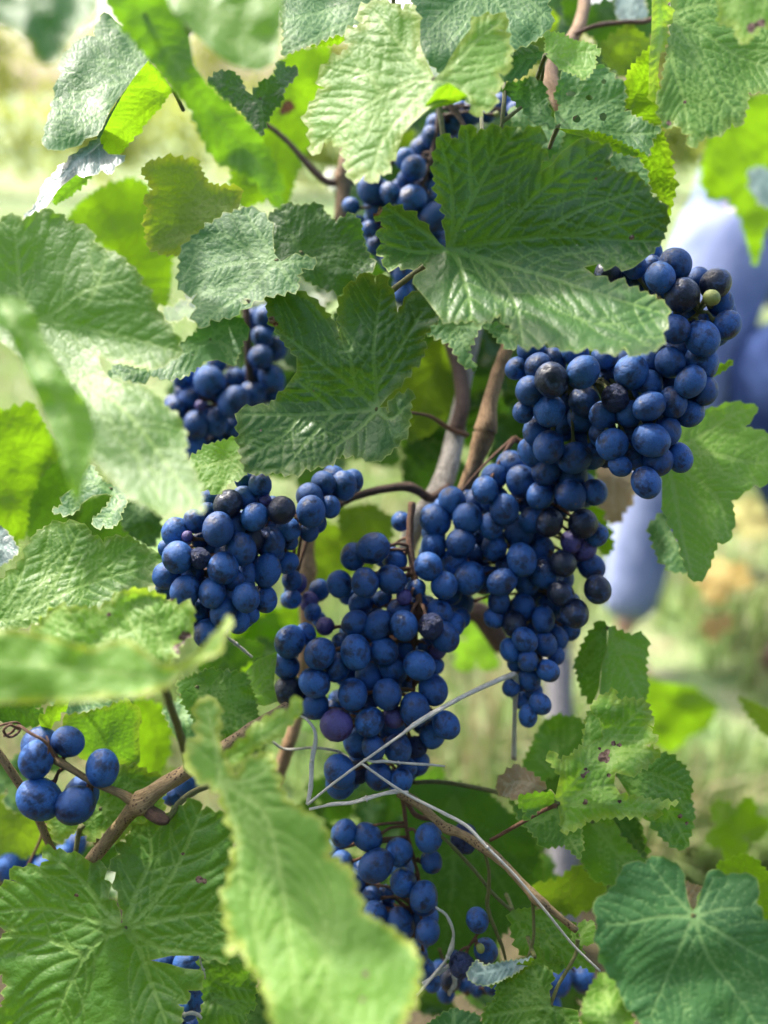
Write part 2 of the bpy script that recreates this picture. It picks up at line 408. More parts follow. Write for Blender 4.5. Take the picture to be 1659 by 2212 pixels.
    V2 += [Vector((a, b)) for a, b in zip(X, Y)]
    vo, eo, fo, _, _, _ = delaunay_2d_cdt(V2, E, [], 1, 1e-4, False)
    vo = np.array([(v.x, v.y) for v in vo]); F = np.array([f for f in fo if len(f) == 3])
    cx = vo[F].mean(1); F = F[inside(poly, cx[:, 0], cx[:, 1])]
    if hl:
        cx = vo[F].mean(1)
        keep = np.ones(len(F), bool)
        for ring in hl: keep &= ~inside(np.array(ring), cx[:, 0], cx[:, 1])
        F = F[keep]
    X, Y = vo[:, 0], vo[:, 1]
    edge, _ = segdist(X, Y, BS)
    dv, iv = segdist(X, Y, S)
    dvw = dv / S[iv, 4]; vein = np.clip(1.1 - dvw * .45, 0, 1) * np.where(S[iv, 5] == 0, 1, .56)
    # depth of the sheet
    mpu = WID / SH * d                      # metres per unit
    dx, dy = (X - jx), (Y - jy)
    D = d + slope[0] * dx * mpu + slope[1] * dy * mpu
    D += curl * ((dx * mpu) ** 2 + (dy * mpu) ** 2)
    for f in folds:                         # (x0,y0,x1,y1, slope left, slope right) away from a crease
        ax, ay, bx, by = ox + f[0] * k, oy + f[1] * k, ox + f[2] * k, oy + f[3] * k; L = math.hypot(bx - ax, by - ay)
        s = ((X - ax) * (by - ay) - (Y - ay) * (bx - ax)) / L; so_ = 6.0
        s1 = np.sqrt(np.maximum(s, 0) ** 2 + so_ ** 2) - so_; s2 = np.sqrt(np.maximum(-s, 0) ** 2 + so_ ** 2) - so_
        D += (s1 * f[4] + s2 * f[5]) * mpu
    D += wave * (vnoise(X, Y, max(60, size * .33), seed) + .22 * vnoise(X, Y, max(34, size * .15), seed + 3)) * 1.6
    D += wave * .55 * np.exp(-edge / 18) * vnoise(X, Y, 30, seed + 9)
    puff = 1 - np.exp(-dv / max(5.0, size * .028)); D -= .62 * quilt * puff * (1 + .55 * vnoise(X, Y, 16, seed + 5)) 
    if clampd: D = np.clip(D, *clampd)
    W = PA(X, Y, D); dj = float(D[np.argmin(dx ** 2 + dy ** 2)])
    # faces towards the camera
    a, b, c = vo[F[:, 0]], vo[F[:, 1]], vo[F[:, 2]]
    cr_ = (b[:, 0] - a[:, 0]) * (c[:, 1] - a[:, 1]) - (b[:, 1] - a[:, 1]) * (c[:, 0] - a[:, 0])
    fl = cr_ > 0; F[fl] = F[fl][:, ::-1]
    me = bpy.data.meshes.new(name); me.vertices.add(len(W)); me.vertices.foreach_set('co', W.astype(np.float32).ravel())
    me.loops.add(F.size); me.loops.foreach_set('vertex_index', F.astype(np.int32).ravel())
    me.polygons.add(len(F)); me.polygons.foreach_set('loop_start', np.arange(0, F.size, 3, dtype=np.int32))
    me.update(calc_edges=True); smooth(me)
    def at(nm, arr):
        q = me.attributes.new(nm, 'FLOAT', 'POINT'); q.data.foreach_set('value', arr.astype(np.float32))
    at('vein', vein); at('edge', edge)
    sp = np.zeros(len(X))
    for s in spots:
        sx, sy, sr = ox + s[0] * k, oy + s[1] * k, s[2] * k
        sp = np.maximum(sp, 1 - .5 * np.hypot(X - sx, Y - sy) / sr)
    at('spot', np.clip(sp, 0, 1))
    q = me.attributes.new('luv', 'FLOAT_VECTOR', 'POINT'); q.data.foreach_set('vector', np.c_[dx * mpu, dy * mpu, np.zeros(len(X))].astype(np.float32).ravel())
    jp = P(jx, jy, dj)
    o = add(name, me, leaf_mat(col, ym, dusty), jp, parent, label)
    if petiole and parent is not back and parent is not front:
        a_ = rnd.uniform(-.5, .5); r0 = .0011
        rows = [(*jp, r0 * 1.1), (*(jp + FW * .010), r0), (*(jp + FW * .022 - UPV * .001 + RX * .001 * a_), r0 * 1.1)]
        me2 = mesh_from([tube_geo(spline(rows, 4), 6, .05)], 'petiole'); add('petiole', me2, M_GRN, jp, o)
    return o

def lobed(cx, cy, R, rot, squash=(1, 1)):
    """outline of a whole five-lobed leaf as a polygon in sheet units"""
    prof = [(0, 1.0), (14, .86), (26, .66), (34, .60), (44, .76), (56, .90), (66, .82), (80, .62), (88, .58), (98, .68), (116, .74), (132, .62), (146, .52), (160, .44), (170, .22), (176, .06)]
    o = []
    for a, r in prof + [(360 - a, r) for a, r in prof[::-1] if a not in (0,)]:
        t = math.radians(a) + rot; o.append((cx + R * r * math.sin(t) * squash[0], cy + R * r * math.cos(t) * squash[1], False))
    return o
# ================================================================== SETTING
def struct(name, me, mat, kind='structure', label=None, cat=None):
    me.materials.append(mat); o = bpy.data.objects.new(name, me); COL.objects.link(o); o['kind'] = kind
    if label: o['label'] = label; o['category'] = cat
    return o
def ground_material():
    m = N('meadow'); g = m.n('TexCoord').outputs['Object']
    a = m.noise(g, .55, 5, .6); b = m.noise(g, 3.0, 5, .65); c = m.noise(g, 14, 4, .7)
    col = m.mix(m.rng(a, .38, .62), (.14, .21, .08), (.27, .28, .15))
    col = m.mix(m.rng(b, .42, .64), col, (.16, .28, .08))
    col = m.mix(m.rng(c, .5, .72, 0, .7), col, (.46, .42, .28))
    col = m.mix(m.rng(m.noise(g, 6.5, 3), .62, .72, 0, .8), col, (.20, .13, .085))
    sx = m.n('SeparateXYZ'); m.l(g, sx.inputs[0])
    low_bounce = m.mix(m.rng(c, .35, .65), (.050, .038, .024), (.085, .075, .035))       # dark earth tone on the near ground, added to cut bounced sunlight
    yy = m.math('ADD', sx.outputs[1], m.rng(b, .3, .7, -.18, .18))
    col = m.mix(m.rng(yy, .98, 1.12, 1, 0, True), col, low_bounce)
    nb = m.bump(m.math('ADD', b, c), .7, .05)
    return m.fin(m.pbr(col, .9, .2, nb))
n_ = 90; xs = np.linspace(-1, 1, n_); xs = np.sign(xs) * np.abs(xs) ** 3 * 220
V = []; F = []
for j_ in range(n_):
    for i_ in range(n_):
        x, y = xs[i_], xs[j_] + 2
        V.append((x, y, .05 * noise.noise(Vector((x * .35, y * .35, 0))) + .02 * noise.noise(Vector((x * 1.7, y * 1.7, 3)))))
for j_ in range(n_ - 1):
    for i_ in range(n_ - 1):
        q = j_ * n_ + i_; F.append((q, q + 1, q + n_ + 1, q + n_))
me = bpy.data.meshes.new('ground'); me.from_pydata(V, [], F); smooth(me)
struct('ground', me, ground_material())

def blade_mesh(name, n, region, h, wd, seed):
    r = np.random.RandomState(seed); y = region[2] + (region[3] - region[2]) * r.rand(n) ** 1.6; x = (r.rand(n) * 2 - 1) * (region[0] + region[1] * y)
    cl = np.array([noise.noise(Vector((a * 2.2, b * 2.2, seed))) for a, b in zip(x, y)])
    ok = cl > -.18; x, y, cl = x[ok], y[ok], cl[ok]; n = len(x)
    an = r.rand(n) * 6.28; hh = h * (.5 + .9 * r.rand(n)) * (1 + cl); lean = r.rand(n) * .7
    dx, dy = np.cos(an), np.sin(an); lx, ly = np.cos(an + 1.3), np.sin(an + 1.3); ww = wd * (.6 + .8 * r.rand(n))
    z0 = np.full(n, -.03)
    b0 = np.c_[x - dx * ww, y - dy * ww, z0]; b1 = np.c_[x + dx * ww, y + dy * ww, z0]
    m0 = np.c_[x - dx * ww * .8 + lx * lean * hh * .35, y - dy * ww * .8 + ly * lean * hh * .35, hh * .6]; m1 = m0 + np.c_[dx * ww * 1.6, dy * ww * 1.6, 0 * x]
    t = np.c_[x + lx * lean * hh, y + ly * lean * hh, hh * (1 - .3 * lean)]
    V = np.stack([b0, b1, m1, m0, t], 1).reshape(-1, 3); k = np.arange(n) * 5
    F = np.concatenate([np.c_[k, k + 1, k + 2], np.c_[k, k + 2, k + 3], np.c_[k + 3, k + 2, k + 4]])
    me = bpy.data.meshes.new(name); me.vertices.add(len(V)); me.vertices.foreach_set('co', V.astype(np.float32).ravel())
    me.loops.add(F.size); me.loops.foreach_set('vertex_index', F.astype(np.int32).ravel())
    me.polygons.add(len(F)); me.polygons.foreach_set('loop_start', np.arange(0, F.size, 3, dtype=np.int32)); me.update(calc_edges=True)
    return me
def grass_mat(name, a, b, t):
    m = N(name); g = m.n('TexCoord').outputs['Object']
    col = m.mix(m.rng(m.noise(g, 1.6, 4), .4, .6), a, b); col = m.mix(m.rng(m.noise(g, 40, 2), .3, .7, 0, .5), col, (.34, .33, .16))
    tl = m.n('BsdfTranslucent'); m.set(tl.inputs[0], t)
    mx = m.n('MixShader'); mx.inputs[0].default_value = .4; m.l(m.pbr(col, .55, .35), mx.inputs[1]); m.l(tl.outputs[0], mx.inputs[2])
    return m.fin(mx.outputs[0])
struct('grass', blade_mesh('grass', 52000, (1.0, .75, 1.0, 9), .10, .0035, 2), grass_mat('grass_blades', (.12, .24, .06), (.22, .31, .11), (.26, .38, .10)), 'stuff',
       'short green grass between the vine rows', 'grass')
struct('dry_grass', blade_mesh('dry_grass', 15000, (1.0, .75, 1.0, 8), .13, .003, 9), grass_mat('dry_grass_blades', (.30, .27, .14), (.38, .36, .21), (.36, .32, .16)), 'stuff',
       'dry straw coloured grass among the green', 'grass')

# next vine rows, far and soft: clumps of leaf-sized faces on posts and trunks
def leaf_cloud(name, centres, n, rad, size, seed):
    r = np.random.RandomState(seed); c = np.array(centres)[r.randint(0, len(centres), n)]
    p = c + r.normal(size=(n, 3)) * np.array(rad) * .55
    a = r.normal(size=(n, 3)); a /= np.linalg.norm(a, axis=1)[:, None]; b = np.cross(a, r.normal(size=(n, 3))); b /= np.linalg.norm(b, axis=1)[:, None]
    s = size * (.6 + .8 * r.rand(n, 1)); nn = np.cross(a, b) * .25
    V = np.stack([p - a * s, p - b * s * .8 + nn * s, p + a * s, p + b * s * .8 + nn * s], 1).reshape(-1, 3); k = np.arange(n) * 4
    F = np.concatenate([np.c_[k, k + 1, k + 2], np.c_[k, k + 2, k + 3]])
    me = bpy.data.meshes.new(name); me.vertices.add(len(V)); me.vertices.foreach_set('co', V.astype(np.float32).ravel())
    me.loops.add(F.size); me.loops.foreach_set('vertex_index', F.astype(np.int32).ravel())
    me.polygons.add(len(F)); me.polygons.foreach_set('loop_start', np.arange(0, F.size, 3, dtype=np.int32)); me.update(calc_edges=True)
    return me
def far_leaf_mat(name, a, b, t):
    m = N(name); g = m.n('TexCoord').outputs['Object']
    col = m.mix(m.rng(m.noise(g, .8, 4), .38, .62), a, b)
    tl = m.n('BsdfTranslucent'); m.set(tl.inputs[0], t)
    mx = m.n('MixShader'); mx.inputs[0].default_value = .5; m.l(m.pbr(col, .5, .4), mx.inputs[1]); m.l(tl.outputs[0], mx.inputs[2])
    return m.fin(mx.outputs[0])
for k_, (yy, hh, nn, aa, bb) in enumerate([(11.0, .8, 8000, (.20, .30, .06), (.42, .42, .08)), (19.0, 2.0, 16000, (.22, .30, .08), (.45, .45, .12))]):
    cs = [(x + .3 * math.sin(x * 3), yy + .15 * math.sin(x * 5), hh * f * (1 + .12 * math.sin(x * 1.7))) for x in np.arange(-yy * .8 - 1, yy * .8 + 1, .3) for f in (.55, .8, 1.0)]
    me = leaf_cloud('vine_row', cs, nn, (.35, .25, .28), .065, 20 + k_)
    struct('vine_row', me, far_leaf_mat('far_vine_leaves', aa, bb, (.45, .48, .08)), 'stuff',
           ['nearer far off row of yellowing vines, a soft pale green band', 'farther soft row of vines closing the view'][k_], 'vine row')

# unseen row of vines behind the photographer, added to block low sky light
cs = [(x, -1.9 + .15 * math.sin(x * 4), z) for x in np.arange(-5, 5.1, .3) for z in (.5, .9, 1.3, 1.7, 2.0)]
struct('vine_row', leaf_cloud('vine_row', cs, 14000, (.35, .25, .28), .07, 40), far_leaf_mat('sky_block_leaves', (.03, .08, .015), (.06, .13, .02), (.12, .24, .03)), 'stuff', 'unseen row of vines behind the camera, added to block low sky light', 'vine row')
# grey stake standing in the grass behind the bunches
sk = thing('vine_stake', 'blurred grey wooden stake standing below the hanging tip of the right hand bunch', 'stake', ground_hit(1225, 2120) * 1.0)
sk_p = ground_hit(1225, 2120)
tp = P(1205, 1380, (sk_p - CAM_POS).dot(FW) * 1.06)
me = mesh_from([tube_geo(spline([(sk_p.x, sk_p.y, -.05, .021), (*(sk_p.lerp(tp, .5)), .020), (*tp, .019)], 8), 10, .12)], 'post')
add('post', me, cane_mat('weathered_wood', (.16, .15, .16), (.32, .31, .32), (.05, .05, .05), .3, .9), sk_p, sk)
cap_ = mesh_from([tube_geo([(*tp, .0215), (*(tp + Vector((0, 0, .02))), .020)], 10, .05)], 'cap'); add('cap', cap_, M_GREY, tp, sk)

# two blurred reddish leaves lying in the grass
for (u, v, r_, c_, lb) in [(1568, 1262, 62, 'r', 'large reddish orange leaf lying in the grass at far right'), (1548, 1345, 36, 'r', 'smaller reddish leaf in the grass just below the larger one'),
                           (1600, 1130, 70, 't', 'pale brown dead leaf in the grass beside the green leaf')]:
    g = ground_hit(u, v); g = CAM_POS + (g - CAM_POS) * ((CAM_POS.z - .13) / CAM_POS.z); dd = (g - CAM_POS).dot(FW); R = px(r_, dd) * 1.25
    t_ = thing('fallen_leaf', lb, 'leaf', g)
    ol = lobed(0, 0, R, r_ * .1); bm = bmesh.new(); vs = [bm.verts.new((x + g.x, y * 1.1 + g.y, g.z + .02 * math.sin(x * 40) + .25 * y)) for x, y, _ in ol]; c0 = bm.verts.new((g.x, g.y, g.z + .012))
    for i_ in range(len(vs)): bm.faces.new((c0, vs[i_], vs[(i_ + 1) % len(vs)]))
    me = bpy.data.meshes.new('blade'); bm.to_mesh(me); bm.free(); add('blade', me, leaf_mat(c_), g, t_)
    me = mesh_from([tube_geo([(*g, .002), (g.x + R, g.y - .02, g.z + .02, .0015)], 6)], 'petiole'); add('petiole', me, M_RED, g, t_)

# ------------------------------------------------------------------ person crouching behind the vine
def skin_body(name, joints, edges, mat, parent, origin, sub=2):
    me = bpy.data.meshes.new(name); me.from_pydata([Vector(j[:3]) - Vector(origin) for j in joints], edges, [])
    o = bpy.data.objects.new(name, me); COL.objects.link(o); o.parent = parent; o.location = Vector(origin) - wloc(parent)
    m = o.modifiers.new('skin', 'SKIN'); m.use_smooth_shade = True
    for v, j in zip(me.skin_vertices[0].data, joints): v.radius = (j[3], j[3] * (j[4] if len(j) > 4 else 1)); v.use_root = False
    me.skin_vertices[0].data[0].use_root = True
    s = o.modifiers.new('sub', 'SUBSURF'); s.levels = sub; s.render_levels = sub
    me.materials.append(mat); return o
def cloth_mat(name, a, b):
    m = N(name); g = m.n('TexCoord').outputs['Object']; f = m.noise(g, 11, 5, .6)
    wv = m.n('TexWave'); m.l(g, wv.inputs[0]); wv.inputs['Scale'].default_value = 260
    col = m.mix(m.rng(f, .38, .62), a, b)
    return m.fin(m.pbr(col, .9, .2, m.bump(m.math('ADD', f, m.math('MULTIPLY', wv.outputs[1], .05)), .6, .03)))
SKIN = N('skin'); SKIN = SKIN.fin(SKIN.pbr((.52, .31, .21), .55, .4))
def J(u, v, d, r, f=1): return (*P(u, v, d), r, f)
pel = J(2000, 900, 2.10, .135)
per = thing('person', 'blurred person in pale blue top and deep blue trousers crouching behind the right bunch', 'person', (pel[0], pel[1], 0))
jn = [pel, J(1900, 640, 2.05, .125), J(1740, 380, 2.0, .140), J(1640, 170, 1.97, .055), J(1600, 70, 1.93, .085), J(1590, -20, 1.93, .075),      # 0-5 spine, neck, head
      J(1590, 470, 1.92, .062), J(1470, 820, 1.86, .048), J(1365, 1290, 1.84, .032), J(1345, 1375, 1.83, .030),      # near arm 6-9
      J(1890, 420, 2.15, .062), J(1800, 800, 2.2, .048), J(1720, 1000, 2.1, .034),                                       # far arm 10-12
      J(1690, 755, 1.80, .075), J(1790, 1180, 1.86, .055), J(1800, 1400, 1.85, .04), J(1730, 1420, 1.80, .035),         # leg 13-16
      J(1900, 860, 2.3, .09), J(2050, 1200, 2.3, .055), J(2040, 1330, 2.3, .04)]
ed = [(0, 1), (1, 2), (2, 3), (3, 4), (4, 5), (2, 6), (6, 7), (7, 8), (8, 9), (2, 10), (10, 11), (11, 12), (0, 13), (13, 14), (14, 15), (15, 16), (0, 17), (17, 18), (18, 19)]
body = skin_body('body', [(a, b, c, r * .70, f) for a, b, c, r, f in jn], ed, SKIN, per, pel[:3])
pal = cloth_mat('pale_blue_cloth', (.20, .25, .42), (.35, .40, .60)); dbl = cloth_mat('deep_blue_denim', (.022, .042, .13), (.07, .12, .29))
top = skin_body('top', [jn[1][:3] + (.190, 1), jn[2][:3] + (.230, 1), J(1660, 200, 1.98, .12), jn[6][:3] + (.125, 1), jn[7][:3] + (.115, 1), J(1385, 1180, 1.84, .070), J(1348, 1345, 1.835, .055), jn[10][:3] + (.08, 1), jn[11][:3] + (.06, 1)],
                [(0, 1), (1, 2), (1, 3), (3, 4), (4, 5), (5, 6), (1, 7), (7, 8)], pal, per, pel[:3])
tr_ = skin_body('trousers', [pel[:3] + (.165, 1), J(1665, 770, 1.76, .18), jn[14][:3] + (.075, 1), J(1800, 1360, 1.85, .065), jn[17][:3] + (.11, 1), jn[18][:3] + (.07, 1)],
                [(0, 1), (1, 2), (2, 3), (0, 4), (4, 5)], dbl, per, pel[:3])
hair = skin_body('hair', [J(1612, 40, 1.955, .085), J(1600, -25, 1.95, .088), J(1640, 90, 1.99, .06)], [(0, 1), (0, 2)], cloth_mat('hair_brown', (.03, .018, .01), (.06, .035, .02)), per, pel[:3])
wr = P(1345, 1385, 1.83)
for q_ in range(5):
    sx = (q_ - 2) * .013; ln = (.050, .068, .074, .069, .055)[q_]
    a_ = wr + RX * sx * .8 - UPV * .02; th = q_ == 0
    jj = [(*a_, .010), (*(a_ - UPV * ln * .55 + RX * sx * (.9 if not th else 2.2) - FW * .006), .0088), (*(a_ - UPV * ln + RX * sx * (1 if not th else 2.3) - FW * .018), .0072)]
    skin_body('finger' if not th else 'thumb', jj, [(0, 1), (1, 2)], SKIN, body, wr, 1)
for (i_, a0) in ((16, (1745, 1415, 1.81)), (19, (2035, 1345, 2.28))):
    skin_body('shoe', [J(*a0, .048), J(a0[0] - 90, a0[1] + 12, a0[2] - .05, .036)], [(0, 1)], M_DARK, per, P(*a0), 1)
# ================================================================== THE VINE: shoots with their leaves
CR['K1'] = (0, 438.9, .37205); CR['K2'] = (0, 1042.3, .42989); CR['K3'] = (493.7, 548.6, .39682)
vine = thing('grapevine', 'main grapevine with tan and grey woody canes behind the bunches in the middle', 'vine', P(950, 1100, .56))
lowl = thing('vine_shoot', 'spotted brown cane at lower left with the big wrinkled leaf below it', 'vine shoot', P(300, 1740, .432), 'shoots of the vine')
front = thing('vine_shoot', 'nearest shoot of large blurred leaves at the left edge and bottom centre', 'vine shoot', P(360, 1480, .34), 'shoots of the vine')
upl = thing('vine_shoot', 'blurred shoot hanging in from the top left corner, with long drooping leaves', 'vine shoot', P(300, -40, .36), 'shoots of the vine')
upr = thing('vine_shoot', 'shoot at the top right with pale green serrated leaves, one riddled with holes', 'vine shoot', P(1200, 200, .47), 'shoots of the vine')
lowr = thing('vine_shoot', 'thin diagonal cane at lower right with brown spotted leaf and smooth bluish leaf', 'vine shoot', P(870, 1715, .47), 'shoots of the vine')
back = thing('vine_shoot', 'sunlit yellow green leaves out of focus behind the bunches', 'vine shoot', P(700, 800, .70), 'shoots of the vine')
L = leaf
# ---- top left
L(upl, 'c1', '-40,-40 ~440,-60 430,20 400,95 340,140 300,190 270,265 200,285 150,250 125,185 60,140 0,115 -50,110', (120, -60), d=.270, slope=(.1, -.5), col='b', ym=.4, tooth=.2, step=8,
  spots=[(12, 150, 26)], label='very blurred bluish leaf with yellow tip filling the top left corner')
L(upl, 'c1', '~430,-60 500,80 640,250 760,400 830,480 860,580 920,670 990,720 1060,760 1110,790 1160,850 1208,905 1222,790 1170,680 1120,590 1030,490 900,370 ~840,280 ~820,160 ~840,60 ~820,-60', (620, 60),
  ['~760,270 ~900,460 ~1040,620 ~1150,760 ~1205,880'], d=.335, slope=(.25, .10), col='g', folds=[(560, 100, 1200, 900, .0, .9)], pitch=26, tooth=.3, step=7, quilt=.0006, label='long folded leaf drooping diagonally out of the top left')
L(upl, 'c1', '~700,-60 1230,-60 1218,60 1210,180 1190,270 ~1120,310 ~1000,285 ~900,205 ~820,130 ~740,40', (760, -20), ['980,60 1200,110', '900,110 1120,260'], d=.310, slope=(.05, -.5), col='l', tooth=.1, step=8, quilt=.0005,
  label='bright blurred lobe of the hanging leaf at the top')
L(upl, 'c1', '~500,90 450,50 430,85 405,130 410,155 350,165 300,210 260,250 262,320 235,420 205,520 180,620 230,650 300,640 370,600 440,560 ~480,470 ~570,350 ~660,260 ~600,160', (640, 330),
  ['600,400 430,500 270,600', '540,350 400,385 300,400', '540,270 420,260', '560,180 470,80'], d=.478, slope=(.3, -.9), col='b', pitch=30, tooth=.18, quilt=.0005, dusty=1.0, label='blue grey leaf hanging at upper left, seen against the pale meadow')
L(upl, 'c1', '600,270 560,360 500,450 ~430,560 420,600 330,660 240,740 190,790 160,870 100,950 150,920 210,880 ~250,820 ~330,755 380,760 440,735 480,755 500,720 545,670 ~470,665 ~445,640 ~450,580 ~510,470 ~570,380 ~636,290', (600, 330),
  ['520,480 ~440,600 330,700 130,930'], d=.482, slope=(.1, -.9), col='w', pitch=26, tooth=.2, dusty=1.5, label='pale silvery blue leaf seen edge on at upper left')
L(upl, 'c1', '~640,262 ~575,340 ~530,410 ~490,480 ~450,560 ~432,600 ~440,640 452,668 470,665 490,680 520,665 580,590 640,520 700,450 745,390 ~700,320', (745, 380), ['660,440 590,500 ~490,600'], d=.445, slope=(.35, .55), col='y', tooth=.25, vw=4.6,
  quilt=.0006, dusty=.2, label='bright green leaf underside with thick midrib, folded over the silvery leaf')
L(upl, 'c1', '235,885 232,860 250,815 290,768 ~345,745 ~400,752 355,800 300,850', (380, 755), d=.478, slope=(0, .4), col='g', pitch=12, petiole=False, label='small green fold under the silvery leaf')
# ---- left centre
L(back, 'c1', '290,950 340,880 420,820 500,790 560,770 620,790 660,850 700,950 800,1050 740,1120 740,1200 725,1300 705,1400 640,1300 580,1160 520,1120 440,1050 380,1020', (560, 1180),
  ['500,1000 430,860', '640,1100 760,1060', '640,1250 700,1350'], d=.62, slope=(0, .15), col='y', step=8, wave=.004, label='glowing yellow green leaf out of focus behind the large left leaf')
L(vine, 'c1', '610,740 640,700 700,685 760,680 800,690 850,685 870,740 900,790 950,805 1020,800 1045,850 ~1030,900 ~960,960 ~900,1000 ~840,1030 790,1070 780,1100 710,1100 640,1070 630,1010 620,950 640,900 620,860 660,820 640,780', (1010, 950),
  ['850,860 740,780 640,720', '900,840 850,760 830,700', '850,960 740,970 640,940', '880,1000 760,1030 650,1075', '1000,860 1000,815'], d=.475, slope=(.15, -.1), col='o', ym=.3, label='olive green leaf behind the bluish one, its veins glowing')
L(vine, 'c1', '1065,895 1000,920 950,940 880,985 820,1040 780,1090 775,1170 770,1220 790,1260 850,1270 848,1330 850,1400 870,1420 910,1380 1010,1370 1040,1340 1100,1300 1150,1280 1200,1270 1290,1250 1285,1190 1305,1160 1370,1140 1340,1110 1260,1100 ~1215,1130 ~1185,1095 ~1180,1000 1160,950 1120,910', (1195, 1125),
  ['1120,1010 1060,910', '1060,1130 920,1160 780,1225', '1080,1080 950,1010 830,1050', '1100,1230 960,1330 860,1410', '1230,1180 1280,1245', '1270,1130 1350,1125'], d=.448, slope=(-.1, -.6), col='b', pitch=22, quilt=.0006, wave=.003, holes=[(1060, 1300, 26, 14)],
  label='bluish green leaf left of centre with toothed edge')
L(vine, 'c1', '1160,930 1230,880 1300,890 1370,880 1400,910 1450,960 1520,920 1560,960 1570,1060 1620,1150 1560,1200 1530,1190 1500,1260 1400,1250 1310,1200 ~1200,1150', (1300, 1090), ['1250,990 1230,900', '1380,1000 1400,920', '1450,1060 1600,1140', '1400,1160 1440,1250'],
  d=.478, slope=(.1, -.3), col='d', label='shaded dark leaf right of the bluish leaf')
L(vine, 'c3', '460,140 500,100 560,110 640,130 700,110 770,20 850,-40 870,-120 1000,-120 1060,-80 1075,-30 1050,0 1030,60 1010,110 ~940,80 ~880,90 800,150 720,165 650,150 600,185 560,170 500,165', (905, -5), ['760,30 620,110', '700,90 560,140 480,150', '960,-60 1050,-60', '980,20 1010,90'],
  d=.488, slope=(.2, -.6), col='b', dusty=1.4, label='dull grey green leaf above the shaded left bunch')
L(front, 'K1', '-60,100 0,110 40,70 90,70 130,105 180,70 280,30 320,60 390,100 440,120 520,150 545,230 620,280 690,300 740,350 800,400 820,470 880,560 910,620 960,680 1010,750 1060,870 990,910 920,955 850,950 760,920 ~660,930 ~600,900 ~570,880 ~590,960 ~640,1020 720,1040 830,1060 900,1110 950,1170 1040,1240 1060,1300 1080,1365 1070,1440 1120,1530 1170,1680 1180,1800 1130,1770 1060,1790 1000,1780 950,1820 890,1780 800,1730 720,1690 ~540,1500 ~400,1300 ~300,1100 ~120,900 ~0,800 -60,760', (190, 690),
  ['340,690 570,740 800,790 1050,865', '120,520 100,300 80,120', '300,640 480,510 740,440', '^ 340,660 520,560 620,320', '330,980 480,1050 700,1180 900,1420 1150,1780'], d=.385, slope=(-.05, -.30), col='g', ym=.1, pitch=22, tooth=.32, folds=[(190, 690, 1050, 865, .0, -.55)],
  step=5.5, quilt=.0010, dusty=.2, spots=[(825, 1640, 8)], label='large green leaf at the left, its lower lobe pointing at the blue bunch')
L(front, 'D', '~-20,640 ~30,640 ~70,665 ~100,740 ~150,820 ~195,880 ~208,950 ~195,1000 ~178,1050 ~170,1105 ~150,1050 ~125,970 ~90,880 ~55,800 ~20,720 ~-20,690', (10, 660), ['~80,780 ~150,920 ~170,1060'], d=.318, slope=(-.1, -.3), col='l', tooth=0, folds=[(20, 650, 170, 1080, .3, .3)], step=7, quilt=.0004,
  label='very blurred folded strip of leaf crossing the large left leaf')
L(back, 'D', '-30,890 20,885 70,870 100,925 140,975 110,1000 80,1040 62,1080 55,1150 30,1180 -30,1190', (-40, 1000), ['60,960 120,970', '30,900', '20,1060 45,1140'], d=.56, slope=(0, .2), col='y', step=8, label='backlit yellow green leaf at the left edge')
L(back, 'D', '50,1000 90,960 150,950 190,1010 200,1100 190,1200 120,1180 60,1160 40,1090', (90, 1000), d=.58, slope=(0, .5), col='d', step=9, petiole=False)
L(lowl, 'K1', '~440,1640 480,1560 530,1515 570,1580 620,1630 700,1650 740,1690 735,1750 700,1800 690,1850 640,1890 600,1870 560,1890 535,1835 580,1800 620,1760 650,1700 ~620,1690 ~540,1700 ~470,1750 440,1790 400,1810 350,1800 300,1790 360,1750 370,1690', (640, 1660),
  ['500,1620 380,1720', '690,1740 600,1850', '560,1600 530,1540'], d=.462, slope=(0, -.8), col='b', dusty=1.5, pitch=14, label='torn bluish leaf with a large bite out of it, left of the bunch')
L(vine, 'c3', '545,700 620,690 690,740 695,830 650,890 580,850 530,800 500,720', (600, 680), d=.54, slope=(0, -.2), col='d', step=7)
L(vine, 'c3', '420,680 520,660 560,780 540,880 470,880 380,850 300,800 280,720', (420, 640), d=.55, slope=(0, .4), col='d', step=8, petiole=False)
# ---- left, middle height
L(lowl, 'K2', '850,372 790,352 740,330 680,290 620,275 560,270 520,300 460,265 450,235 400,202 320,202 240,215 180,255 150,300 120,380 80,430 20,480 -60,500 -60,760 60,745 200,700 300,660 420,640 560,610 700,560 785,490 760,460 800,425', (-60, 700),
  ['120,660 400,520 800,400', '^ 180,630 300,460 400,240', '60,560 140,380', '^ 420,510 560,400 690,300', '260,660 420,640'], d=.428, slope=(.12, -.55), col='g', ym=.1, pitch=22, tooth=.34, dusty=1.3, quilt=.0015, folds=[(-60, 700, 800, 400, 0, -.3)],
  label='pointed wrinkled leaf at the left touching the bunch with its tip')
L(front, 'c3', '200,1190 240,1150 350,1150 430,1160 480,1120 520,1080 600,1070 680,1090 720,1120 770,1140 840,1150 835,1220 800,1290 770,1320 740,1370 700,1420 600,1440 400,1400 200,1380 130,1260', (730, 1440),
  ['700,1320 640,1100', '640,1340 500,1110', '560,1380 340,1170', '780,1300 820,1180', '480,1410 220,1280'], d=.372, slope=(0, -.5), col='l', ym=.35, pitch=24, tooth=.5, step=6, quilt=.0018, wave=.0065, spots=[(800, 1280, 22), (770, 1330, 18), (740, 1110, 9), (470, 1180, 8)],
  label='frilly pale leaf with browned tip under the sharp bunch')
